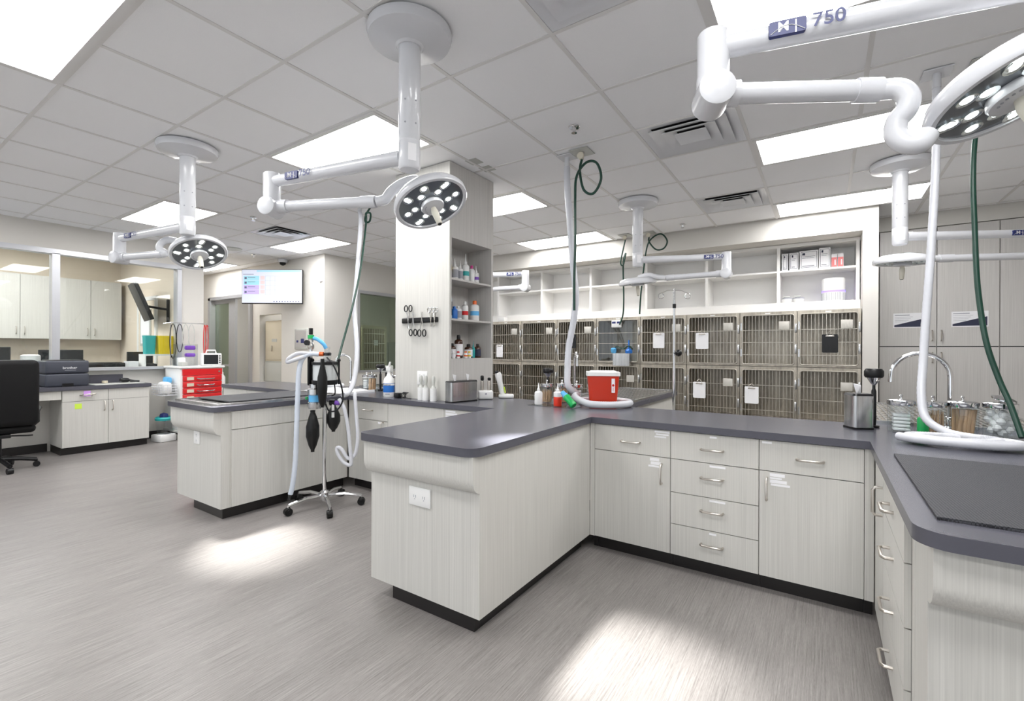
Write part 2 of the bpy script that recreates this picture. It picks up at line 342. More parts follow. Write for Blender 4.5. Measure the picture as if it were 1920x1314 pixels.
# ================================================================ casework
def round_poly(pts, n=6):
    out = []
    for k, (x, y, r) in enumerate(pts):
        if r == 0: out.append((x, y)); continue
        p, a, b = Vector((x, y)), Vector(pts[k-1][:2]), Vector(pts[(k+1) % len(pts)][:2])
        u, v = (a-p).normalized(), (b-p).normalized(); c = p+(u+v)*r
        a0 = math.atan2(*(p+u*r-c).yx); a1 = math.atan2(*(p+v*r-c).yx); d = (a1-a0+PI) % (2*PI)-PI
        out += [(c.x+r*math.cos(a0+d*i/n), c.y+r*math.sin(a0+d*i/n)) for i in range(n+1)]
    return out
ZT, ZB = .935, .893
pts = [(-6.70, 3.045, .04), (-4.93, 3.045, 0), (-4.93, 1.775, .07), (-4.03, 1.775, .07), (-4.03, 3.045, 0), (-2.19, 3.045, 0), (-2.19, 1.715, .05), (-1.355, 1.715, .075), (-1.355, 3.045, 0),
       (.20, 3.045, 0), (.20, 1.60, .08), (1.15, 1.60, .08), (1.15, 5.3, 0), (.20, 5.3, 0), (.20, 3.775, 0), (-1.40, 3.775, 0), (-1.40, 5.56, .04), (-2.19, 5.56, 0), (-2.19, 3.775, 0),
       (-4.03, 3.775, 0), (-4.03, 5.0, 0), (-4.93, 5.0, 0), (-4.93, 3.775, 0), (-6.70, 3.775, 0)]
wt = MB().prism(round_poly(pts), ZB, ZT).build('worktop', TOP); tag(wt, 'continuous slate grey worktop running over all three treatment islands', 'worktop')
HAN = None
def handle(parent, c, vertical, half=.062):
    x, y, z = c; d = (0, 0, 1) if vertical else (1, 0, 0); D = Vector(d); b = Vector((x, y, z))
    p = [b-D*half, b-D*half+Vector((0, -.026, 0)), b-D*(half-.012)+Vector((0, -.036, 0)), b+D*(half-.012)+Vector((0, -.036, 0)), b+D*half+Vector((0, -.026, 0)), b+D*half]
    MB().tube(p, .0064, 8).build('handle', NICK, parent)
def front(parent, name, x0, x1, z0, z1, hpos=None, vert=False, mat=LAM, stickers=()):
    g = .0022
    o = MB().box(x0+g, x1-g, -.0, .019, z0+g, z1-g).build(name, mat, parent)
    if hpos: handle(o, (hpos[0], 0, hpos[1]), vert)
    for sx, sz, wd, ht in stickers: MB().box(sx, sx+wd, -.0012, 0, sz-ht, sz).build('label_strip', PAPER, o)
    return o
def base_unit(name, label, loc, rz, w, depth, fronts, group=None, top=.891, kick=True, mat=LAM):
    t = thing(name, label, 'cabinet', loc, rz, group)
    MB().box(0, w, .020, depth, .10, top).build('carcass', mat, t)
    if kick: MB().box(.001, w-.001, .075, depth-.02, 0, .0995).build('toe_kick', DARKK, t)
    x_ = [f[1] for f in fronts]+[f[2] for f in fronts]; z_ = [f[3] for f in fronts]+[f[4] for f in fronts]
    MB().box(min(x_)+.002, max(x_)-.002, .0192, .0199, min(z_)+.002, max(z_)-.002).build('painted_gap_shade', DARKK, t)  # dark sheet behind the fronts, paints the shade in the door gaps
    for f in fronts: front(t, *f[:5], **(f[5] if len(f) > 5 else {}))
    return t
Y0 = 3.065
H1 = dict(hpos=(.26, .79), stickers=((.42, .88, .095, .012), (.43, .862, .08, .01), (.42, .846, .075, .01)))
base_unit('base_cabinet', 'laminate base cabinet with one drawer over a door, beside the bare topped island', (-1.339, Y0, 0), 0, .522, .70,
          [('drawer', 0, .522, .711, .889, H1), ('door', 0, .522, .10, .711, dict(hpos=(.467, .605), vert=True, stickers=((.39, .70, .06, .02), (.395, .676, .065, .02), (.38, .652, .07, .012))))])
base_unit('drawer_cabinet', 'laminate cabinet of four stacked drawers between two door cabinets', (-.817, Y0, 0), 0, .505, .70,
          [('drawer', 0, .505, a, b, dict(hpos=(.25, h), stickers=((.235, b-.012, .04+.05*(k % 3 > 0), .012),))) for k, (a, b, h) in enumerate(((.711, .889, .795), (.499, .711, .62), (.297, .499, .417), (.10, .297, .21)))])
base_unit('base_cabinet', 'laminate base cabinet with one drawer over a door, tucked against the drawer sided island', (-.312, Y0, 0), 0, .491, .70,
          [('drawer', 0, .491, .711, .889, dict(hpos=(.25, .798), stickers=((.015, .88, .05, .012),))), ('door', 0, .491, .10, .711, dict(hpos=(.04, .61), vert=True, stickers=((.055, .70, .075, .018), (.055, .678, .06, .01), (.055, .664, .085, .018), (.06, .642, .095, .012))))])
base_unit('base_cabinet', 'laminate base cabinet with drawer and door behind the anaesthesia stand', (-3.93, Y0, 0), 0, .468, .70,
          [('drawer', 0, .468, .711, .889, dict(hpos=(.19, .807))), ('door', 0, .468, .10, .711, dict(hpos=(.41, .64), vert=True, stickers=((.33, .70, .06, .018),)))])
base_unit('base_cabinet', 'wide plain laminate cabinet below the column and its outlet', (-3.462, Y0, 0), 0, .712, .70, [('door', 0, .712, .10, .889, {})])
base_unit('base_cabinet', 'laminate cabinet with paper notices, half hidden by the bare topped island', (-2.75, Y0, 0), 0, .59, .70, [('door', 0, .59, .10, .889, dict(stickers=((.02, .878, .11, .015), (.02, .858, .13, .02), (.02, .832, .12, .015))))])
base_unit('base_cabinet', 'laminate end cabinet beyond the tray topped island near the screen wall', (-6.66, Y0, 0), 0, 1.80, .70, [('door', 0, .6, .10, .889, dict(hpos=(.54, .6), vert=True)), ('door', .6, 1.2, .10, .889, {}), ('door', 1.2, 1.80, .10, .889, {})])
for a, b, lb in ((-1.374, -1.3395, 'narrow laminate filler strip beside the bare topped island'), (.1795, .2190, 'narrow laminate filler strip beside the drawer sided island'), (-4.041, -3.9305, 'narrow laminate filler strip beside the tray topped island')):
    t = thing('filler_strip', lb, 'filler', ((a+b)/2, Y0+.04, 0)); MB().box(a, b, Y0, Y0+.06, .10, .891).build('strip', LAM, t, True); MB().box(a, b, Y0+.075, Y0+.12, 0, .0995).build('toe_kick', DARKK, t, True)
def corbel(y_panel, y_face, zb):
    p = [(y_panel, ZB), (y_face, ZB)]; a = y_panel-y_face; b = (ZB-zb)*.42
    p += [(y_panel-a*math.cos(PI/2*i/8), zb+b-b*math.sin(PI/2*i/8)) for i in range(9)]
    return p
def outlet(parent, cx, y, cz, w, h, gang=2, flat=False):
    o = MB().rbox(cx-w/2, cx+w/2, y-.008, y+.002, cz-h/2, cz+h/2, .004).build('outlet_plate', PLA, parent, True)
    for k in range(gang):
        ox = cx+(k-(gang-1)/2)*w*.42
        for dz in ((0,) if flat else (-.22, .22)):
            m = MB()
            for sx in (-.007, .007): m.box(ox+sx-.0015, ox+sx+.0015, y-.0088, y-.0078, cz+dz*h-.007, cz+dz*h+.007)
            m.cyl((ox, y-.0078, cz+dz*h-.014), (ox, y-.0088, cz+dz*h-.014), .003, n=8).build('socket', INKG, o, True)
def island(name, label, x0, x1, y0, yc, zc, kin, seam=None, out=None):
    t = thing(name, label, 'cabinet', ((x0+x1)/2, (y0+3.06)/2, 0))
    MB().box(x0, x1, y0, 3.062, .10, ZB-.001).build('carcass', LAM, t, True)
    MB().prism(corbel(y0-.0005, yc, zc), x0, x1, 'x').build('corbel', LAM, t, True)
    MB().box(x0+kin, x1-.065, y0+.045, 3.06, 0, .099).build('toe_kick', DARKK, t, True)
    if out: outlet(t, *out)
    if seam: MB().box(x1, x1+.018, seam[0], 3.03, .105, seam[1]).box(x1, x1+.018, seam[0]-.001, 3.03, seam[1]+.006, ZB-.004).build('side_panel', LAM, t, True)
    return t
island('island_cabinet', 'laminate island with curved apron and wide outlet, bare on top beside the drawer cabinets', -2.155, -1.375, 1.79, 1.735, .71, .13, out=(-1.77, 1.79, .626, .155, .10, 2, True))
island('island_cabinet', 'laminate island beside the anaesthesia stand, with curved apron and small outlet', -4.86, -4.06, 1.85, 1.795, .70, .22, seam=(1.93, .735), out=(-4.47, 1.85, .643, .105, .11, 1))
ir = island('island_cabinet', 'laminate island with side drawers under the black textured mat', .24, 1.10, 1.71, 1.632, .715, .065, out=None)
base_unit('drawer_cabinet', 'laminate drawer stack and door on the side of the drawer sided island', (.2195, 3.06, 0), -PI/2, 1.14, .0204,
          [('door', .06, .44, .10, .889, dict(hpos=(.405, .73), vert=True))] + [('drawer', .44, 1.08, a, b, dict(hpos=(.74, h))) for a, b, h in ((.711, .889, .795), (.499, .711, .62), (.297, .499, .417), (.10, .297, .21))], kick=False)
for x0, x1, y1, lb in ((-2.155, -1.43, 5.50, 'laminate base under the wet table behind the bare topped island'), (-4.86, -4.06, 4.95, 'laminate base under the wet table behind the tray topped island'), (.24, 1.10, 5.25, 'laminate base under the wet table behind the drawer sided island')):
    t = thing('wet_table_cabinet', lb, 'cabinet', ((x0+x1)/2, 4.4, 0))
    MB().box(x0, x1, 3.772, y1, .10, ZB-.001).build('carcass', LAM, t, True); MB().box(x0+.06, x1-.06, 3.78, y1-.06, 0, .099).build('toe_kick', DARKK, t, True)
def wet_table(x0, x1, y0, y1, label, step=.035, z=ZT):
    t = thing('wet_table', label, 'wet table', ((x0+x1)/2, (y0+y1)/2, z))
    MB().box(x0, x1, y0, y0+.03, z, z+.018).box(x0, x1, y1-.03, y1, z, z+.018).box(x0, x0+.03, y0+.03, y1-.03, z, z+.018).box(x1-.03, x1, y0+.03, y1-.03, z, z+.018).build('rim', STEELB, t, True)
    MB().box(x0+.03, x1-.03, y0+.03, y1-.03, z, z+.003).build('basin', STEEL, t, True)
    m = MB(); k = x0+.05
    while k < x1-.05: m.box(k-.006, k+.006, y0+.04, y1-.04, z+.006, z+.012); k += step
    k = y0+.1
    while k < y1-.05: m.box(x0+.035, x1-.035, k-.006, k+.006, z+.004, z+.0095); k += .12
    m.build('grate', STEELB, t, True, 'stuff')
wet_table(-2.06, -1.415, 4.09, 5.53, 'stainless wet table with grate behind the bare topped island')
wet_table(.23, 1.12, 3.85, 5.25, 'stainless wet table with grate behind the drawer sided island')
wet_table(-4.86, -4.08, 1.83, 3.0, 'stainless grate tray under the dark mat on the tray topped island')
wet_table(-4.86, -4.08, 3.84, 4.95, 'stainless wet table with grate behind the tray topped island')
tag(MB().prism(rrect(-4.76, -4.14, 1.96, 2.86, .03), ZT+.019, ZT+.027).build('rubber_mat', MAT), 'dark rubber mat lying on the steel tray of the tray topped island', 'mat')
tag(MB().prism([(.262, 1.735), (1.0, 1.735), (1.0, 2.70), (.262, 2.70)], ZT+.0005, ZT+.009).build('rubber_mat', MAT), 'black textured mat on the drawer sided island beside the coiled hose', 'mat')
tw = MB(); 
for i in range(12):
    a, b = -4.84+.06*i, -4.84+.06*(i+1)
    za, zb_ = (ZT+.012+.006*math.sin(i*1.7), ZT+.012+.006*math.sin((i+1)*1.7))
    tw.add([(a, 3.08, za), (b, 3.08, zb_), (b, 3.46, zb_+.01), (a, 3.46, za+.01), (a, 3.08, ZT+.001), (b, 3.08, ZT+.001), (b, 3.46, ZT+.001), (a, 3.46, ZT+.001)], [(0, 1, 2, 3), (4, 7, 6, 5), (0, 4, 5, 1), (2, 6, 7, 3)]+([(0, 3, 7, 4)] if i == 0 else [])+([(1, 5, 6, 2)] if i == 11 else []), True)
tag(tw.build('towel', PAPER), 'white towel spread on the worktop behind the tray topped island mat', 'towel')
tag(MB().rbox(-5.1, -4.9, 3.5, 3.66, ZT, ZT+.055, .025, 3).build('folded_towel', PAPER), 'folded white towel by the tall faucet', 'towel')

# ---------------------------------------------------------------- column with shelves
t = thing('column', 'tall striped laminate column with three recessed shelves, standing on the worktop', 'column', (-3.16, 3.54, ZT))
zc = ZT+.0005; ct = CEIL-.008
MB().box(-3.52, -2.82, 3.21, 3.24, zc, ct).build('front_panel', LAM, t, True)
MB().box(-3.52, -3.12, 3.2405, 3.8495, zc, ct).build('core', LAMG, t, True)
MB().box(-3.1195, -2.82, 3.2405, 3.8495, zc, 1.322).build('lower_panel', LAMG, t, True)
MB().box(-3.1195, -2.82, 3.2405, 3.8495, 2.425, ct).build('upper_panel', LAMG, t, True)
MB().box(-3.52, -2.82, 3.85, 3.88, zc, ct).build('rear_panel', LAMG, t, True)
for z in (2.045, 1.672): MB().box(-3.1195, -2.825, 3.2405, 3.8495, z, z+.018).build('shelf', LAMG, t, True)
outlet(t, -3.15, 3.21, 1.135, .13, .13, 2)

# ---------------------------------------------------------------- left desk
t = base_unit('desk_cabinet', 'laminate desk cabinet with two drawers and two doors, by the glazed office', (-8.23, 1.825, 0), PI/2, .945, .55,
    [('drawer', 0, .475, .70, .848, dict(hpos=(.24, .78))), ('drawer', .475, .945, .70, .848, dict(hpos=(.27, .79))), ('door', 0, .475, .10, .70, dict(hpos=(.43, .62), vert=True)), ('door', .475, .945, .10, .70, dict(hpos=(.52, .62), vert=True))], top=.849)
t = thing('knee_drawer_unit', 'shallow laminate drawer unit hanging beside the desk knee space', 'drawer', (-8.23, 1.0, 0), PI/2)
MB().box(0, .82, .02, .5, .735, .849).build('box', LAM, t); front(t, 'drawer_front', 0, .82, .735, .848, (.4, .79))
t = thing('desk_worktop', 'slate grey desk worktop along the glazed office wall', 'worktop', (-8.5, 1.5, .85))
MB().box(-8.795, -8.21, -.6, 2.79, .85, .90).build('top', TOP, t, True); MB().box(-8.795, -8.77, 1.95, 2.62, .9005, 1.02).build('backsplash', TOP, t, True)
base_unit('desk_cabinet', 'laminate cabinet at the desk end away from the cart', (-8.23, -.6, 0), PI/2, .6, .55, [('door', 0, .6, .10, .848, {})], top=.849)
tag(MB().box(-8.1915, -8.190, 2.03, 2.10, .765, .835).build('sticky_note', STKP), 'purple sticky note stuck on the desk drawer handle', 'sticky note')
tag(MB().box(-8.2295, -8.228, 1.95, 2.02, .60, .67).build('sticky_note', STKY), 'yellow green sticky note on the desk cabinet door', 'sticky note')

# ================================================================ shelving and kennels on the back wall
SY = 7.31
t = thing('wall_shelving', 'long white open shelving recessed above the kennels', 'shelving', (-2.4, 7.5, 1.93))
DV = [-5.19, -4.235, -3.28, -2.335, -1.44, -.52, .352]
MB().box(-5.6, .378, SY, 7.745, 1.93, 2.055).build('bottom_board', TRIM, t, True)
MB().box(-5.6, .378, 7.725, 7.745, 2.055, 2.84).build('back_board', TRIM, t, True)
MB().box(-5.6, .378, SY, 7.725, 2.80, 2.84).build('top_board', TRIM, t, True)
for x in DV: MB().box(x-.018, x+.018, SY, 7.725, 2.055, 2.80).build('divider', TRIM, t, True)
for a, b in zip(DV, DV[1:]): MB().box(a+.018, b-.018, SY+.008, 7.725, 2.465, 2.49).build('shelf', TRIM, t, True)

KX = [-5.13, -4.45, -3.74, -3.03, -2.32, -1.64, -.95, -.285, .372]
KZ = [(1.203, 1.918), (.47, 1.197)]
KF = 6.985
ORD = ['far left', 'second', 'third', 'fourth', 'fifth', 'sixth', 'seventh', 'end']
def kennel(c, r):
    x0, x1 = KX[c]+.003, KX[c+1]-.003; z0, z1 = KZ[r]
    rowname = 'upper' if r == 0 else 'lower'
    if (c, r) == (3, 0): lb = 'upper steel oxygen kennel with clear door panel and hanging green tube'
    elif c == 7: lb = rowname+' steel kennel cage in the column against the white pier'
    elif c == 0: lb = rowname+' steel kennel cage half hidden by the laminate column'
    else: lb = '%s steel kennel cage, column %s counting from the white pier' % (rowname, ['', 'second', 'third', 'fourth', 'fifth', 'sixth', 'seventh'][7-c])
    t = thing('kennel', lb, 'kennel', ((x0+x1)/2, 7.3, z0), group='stainless kennel bank')
    g = .004; yb = 7.68
    MB().box(x0, x1, yb, yb+g, z0, z1).box(x0, x0+g, KF+.02, yb, z0, z1).box(x1-g, x1, KF+.02, yb, z0, z1).box(x0+g, x1-g, KF+.02, yb, z0, z0+g).box(x0+g, x1-g, KF+.02, yb, z1-g, z1).build('body', STEEL, t, True)
    fx, fz = .038, .05
    MB().box(x0, x0+fx, KF, KF+.02, z0, z1).box(x1-fx, x1, KF, KF+.02, z0, z1).box(x0+fx, x1-fx, KF, KF+.02, z0, z0+fz*.7).box(x0+fx, x1-fx, KF, KF+.02, z1-fz, z1).build('face_frame', STEEL, t, True)
    a0, a1, b0, b1 = x0+fx-.008, x1-fx+.008, z0+fz*.7-.008, z1-fz+.008; y = KF-.012
    ring = [(p, y, q) for p, q in rrect(a0, a1, b0, b1, .03, 4)]
    d = MB().tube(ring, .0065, 6, True).build('door', WIRE, t, True)
    m = MB(); ox = (c, r) == (3, 0)
    for k in range(1, 5):
        z = b0+(b1-b0)*(k/4.0-.06) if k < 4 else b1-.0
        if k < 4: m.box(a0, a1, y-.003, y+.003, z-.0032, z+.0032)
    if not ox:
        n = 15
        for k in range(1, n):
            x = a0+(a1-a0)*k/n; m.box(x-.0021, x+.0021, y+.003, y+.007, b0, b1)
    m.build('wire_grid', WIRE, d, True, 'stuff')
    if ox: MB().box(a0+.012, a1-.012, y+.004, y+.009, b0+.012, b1-.012).build('door_panel', CLR, d, True)
    MB().rbox(a1+.004, a1+.03, KF-.018, KF-.001, b0+.14, b0+.26, .006).rbox(a1+.004, a1+.03, KF-.018, KF-.001, b1-.24, b1-.12, .006).build('latch', STEELB, t, True, 'stuff')
    MB().box(a0-.022, a0-.006, KF-.012, KF-.001, b0+.1, b0+.2).box(a0-.022, a0-.006, KF-.012, KF-.001, b1-.2, b1-.1).build('hinge', STEELB, t, True, 'stuff')
    if (r == 0 and c != 3) or (r == 1 and c in (3, 5, 7)):
        zz = b1-.09 if r == 0 else b1-.13
        MB().rbox(a1-.17, a1-.05, y-.016, y-.006, zz-.105, zz, .004).build('card_holder', CARD, d, True)
    if r == 0: MB().box((x0+x1)/2-.03, (x0+x1)/2+.03, KF-.002, KF, z1-.03, z1-.015).build('number_plate', PLA, t, True)
for c in range(8):
    for r in (0, 1): kennel(c, r)
t = thing('kennel_plinth', 'low steel plinth under the kennel bank', 'plinth', (-2.4, 7.3, 0))
MB().box(-5.127, .369, KF+.03, 7.68, .001, .468).build('plinth_box', STEEL, t, True)
def clipboard(x, z, label, dark=False, w=.165, h=.225):
    t = thing('clipboard', label, 'clipboard', (x, KF-.03, z), group='clipboards hung on the kennel doors')
    b = MB().prism(rrect(x-w/2, x+w/2, z-h, z, .012, 3), KF-.036, KF-.030, 'y').build('board', BLK if dark else PAPER, t, True)
    MB().rbox(x-.045, x+.045, KF-.044, KF-.036, z-.03, z-.012, .003).cyl((x-.03, KF-.04, z-.018), (x-.03, KF-.04, z+.012), .003, n=6).cyl((x+.03, KF-.04, z-.018), (x+.03, KF-.04, z+.012), .003, n=6).tube([(x-.03, KF-.04, z+.012), (x, KF-.034, z+.04), (x+.03, KF-.04, z+.012)], .003, 6).build('clip', NICK, t, True)
clipboard(-4.90, 1.50, 'white clipboard on the kennel beside the laminate column', w=.14)
clipboard(-3.45, 1.66, 'black clipboard on the kennel behind the white hose', True, .15)
clipboard(-2.03, 1.665, 'white clipboard on the upper kennel behind the drip pole')
clipboard(-1.425, 1.655, 'white clipboard on the upper kennel, two columns from the black one')
clipboard(.06, 1.61, 'black clipboard on the upper end kennel', True)
clipboard(-1.46, .965, 'white clipboard on the lower kennel beside a slanted card holder')
clipboard(-.80, .93, 'white clipboard on the lower kennel nearest the tissue box')
# oxygen gear on the fourth kennel
t = thing('oxygen_box', 'grey metal holder with blue valves hung on the oxygen kennel', 'holder', (-2.57, KF-.06, 1.17))
MB().box(-2.70, -2.44, KF-.135, KF-.05, 1.17, 1.36).build('tray', STEELB, t, True)
MB().lathe([(.03, 0), (.045, .03), (.045, .07), (.02, .085)], (-2.70, KF-.10, 1.3605), 12).build('valve', LBLU, t, True)
MB().lathe([(.05, 0), (.055, .04), (.03, .07), (.012, .075), (.012, .2)], (-2.46, KF-.10, 1.3605), 12).build('valve', BLUE, t, True)
MB().tube(smooth_path([(-2.72, KF-.09, 1.38), (-2.66, KF-.10, 1.46), (-2.55, KF-.10, 1.43), (-2.46, KF-.11, 1.47), (-2.40, KF-.09, 1.42)]), .010, 8).build('green_tube', GRN, t, True)
t = thing('oxygen_meter', 'pale blue meter box at the top of the oxygen kennel door', 'meter', (-2.66, KF-.04, 1.80))
MB().rbox(-2.76, -2.60, KF-.05, KF-.022, 1.76, 1.87, .006).build('case', LBLU if 0 else PLA, t, True); MB().box(-2.75, -2.69, KF-.0515, KF-.050, 1.82, 1.85).box(-2.67, -2.61, KF-.0515, KF-.050, 1.82, 1.85).build('display', LOGO, t, True)
# things on the shelves
bx = [(-.485, .075, .235, 'narrowest white carton against the shelf divider'), (-.395, .105, .235, 'white carton second from the shelf divider'), (-.275, .205, .25, 'wide white carton with black bordered label'), (-.06, .125, .265, 'tall white carton beside the pink boxes')]
for x, wd, h, lb in bx:
    t = thing('carton', lb, 'carton', (x+wd/2, SY+.15, 2.49), group='cartons on the top shelf'); y = SY+.06
    MB().box(x, x+wd, y, y+.22, 2.4905, 2.49+h).build('box', PAPER, t, True)
    a, b, c_, d = x+.014, x+wd-.012, 2.515, 2.49+h-.014; e = .004
    MB().box(a, b, y-.001, y, c_, c_+e).box(a, b, y-.001, y, d-e, d).box(a, a+e, y-.001, y, c_, d).box(b-e, b, y-.001, y, c_, d).box(a+.014, a+.014+wd*.16, y-.001, y, d-.045, d-.015).box(a+.012, b-.02, y-.001, y, d-.065, d-.061).box(a+.012, b-.03, y-.001, y, d-.085, d-.081).box(a+.012, b-.03, y-.001, y, c_+.018, c_+.025).build('printed_label', INK, t, True)
for x, lb in ((.075, 'pink and white packet standing beside the cartons'), (.143, 'pink and white packet at the end of the cartons')):
    t = thing('packet', lb, 'packet', (x+.03, SY+.1, 2.49), group='pink packets on the top shelf'); y = SY+.06
    MB().box(x, x+.062, y, y+.14, 2.4905, 2.665).build('box', PAPER, t, True); MB().box(x+.002, x+.06, y-.001, y, 2.495, 2.62).build('pink_band', PINK, t, True); MB().box(x+.034, x+.048, y-.0015, y-.001, 2.52, 2.59).build('brush_print', PAPER, t, True)
t = thing('air_purifier', 'white cylindrical air purifier with violet light ring on the shelf', 'air purifier', (.10, SY+.145, 2.0551))
MB().lathe([(.125, 0), (.130, .02), (.130, .115)], (0, 0, 0), 32).build('base', PLA, t); MB().lathe([(.1302, .115), (.1302, .138)], (0, 0, 0), 32).build('light_ring', GLOWP, t); MB().lathe([(.130, .138), (.130, .285), (.12, .298), (.1, .300)], (0, 0, 0), 32).build('upper_body', PLA, t)
m = MB()
for k in range(40): q = 2*PI*k/40; m.box(.131*math.cos(q)-.002, .131*math.cos(q)+.002, .131*math.sin(q)-.002, .131*math.sin(q)+.002, .012, .108)
m.build('vent_slots', INKG, t, kind='stuff')
for k, (x, lb) in enumerate(((-.42, 'small steel bowl with dark lid by the shelf divider'), (-.29, 'small steel bowl with strap next to the lidded bowl'))):
    t = thing('steel_bowl', lb, 'bowl', (x, SY+.12, 2.0551)); MB().lathe([(.045, 0), (.06, .02), (.066, .055)], (0, 0, 0), 18).build('bowl', PLA, t); MB().lathe([(.068, .055), (.068, .068), (.03, .078)], (0, 0, 0), 18).build('lid', INKG, t)
    MB().rbox(-.05, .03, -.02, .03, .079, .10, .006).build('strap', GREYE, t)
tag(MB().rbox(-4.98, -4.83, 7.0, 7.1, 1.919, 2.0, .01).build('white_box', PLA), 'small white box on top of the kennels by the column', 'box')

# ---------------------------------------------------------------- tall cabinets on the right
for k, (x0, x1, hs, lb) in enumerate(((.595, 1.145, 1, 'tall laminate cupboard next to the white pier'), (1.149, 1.692, 0, 'tall laminate cupboard carrying the notice behind the green hose'), (1.696, 2.24, 1, 'tall laminate cupboard beside the one with the green hose notice'), (2.244, 2.79, 0, 'tall laminate cupboard at the end away from the pier'))):
    wd = x1-x0; hx = wd-.04 if hs else .04
    base_unit('tall_cupboard', lb, (x0, 7.65, 0), 0, wd, .58, [('door', 0, wd, .10, 1.462, dict(hpos=(hx, 1.33), vert=True, mat=LAMG)), ('door', 0, wd, 1.468, 2.93, dict(hpos=(hx, 1.60), vert=True, mat=LAMG))], top=2.93, mat=LAMG)
for x0, x1, lb in ((.732, 1.065, 'paper notice with dark wedge behind the white hose'), (1.279, 1.60, 'paper notice with dark wedge behind the green hose')):
    t = thing('paper_notice', lb, 'notice', ((x0+x1)/2, 7.648, 1.70)); MB().box(x0, x1, 7.6475, 7.6492, 1.70, 1.885).build('sheet', PAPER, t, True)
    MB().prism([(x0+.01, 1.712), (x1-.01, 1.712), (x1-.01, 1.82), (x0+.01, 1.735)], 7.6465, 7.6474, 'y').build('dark_wedge', INK, t, True)
    m = MB().box(x0+.015, x0+.16, 7.6467, 7.6474, 1.855, 1.865)
    for q in range(4): m.box(x0+.015, x0+.19-.02*q, 7.6467, 7.6474, 1.835-.02*q, 1.838-.02*q)
    m.build('text_lines', INKG, t, True)

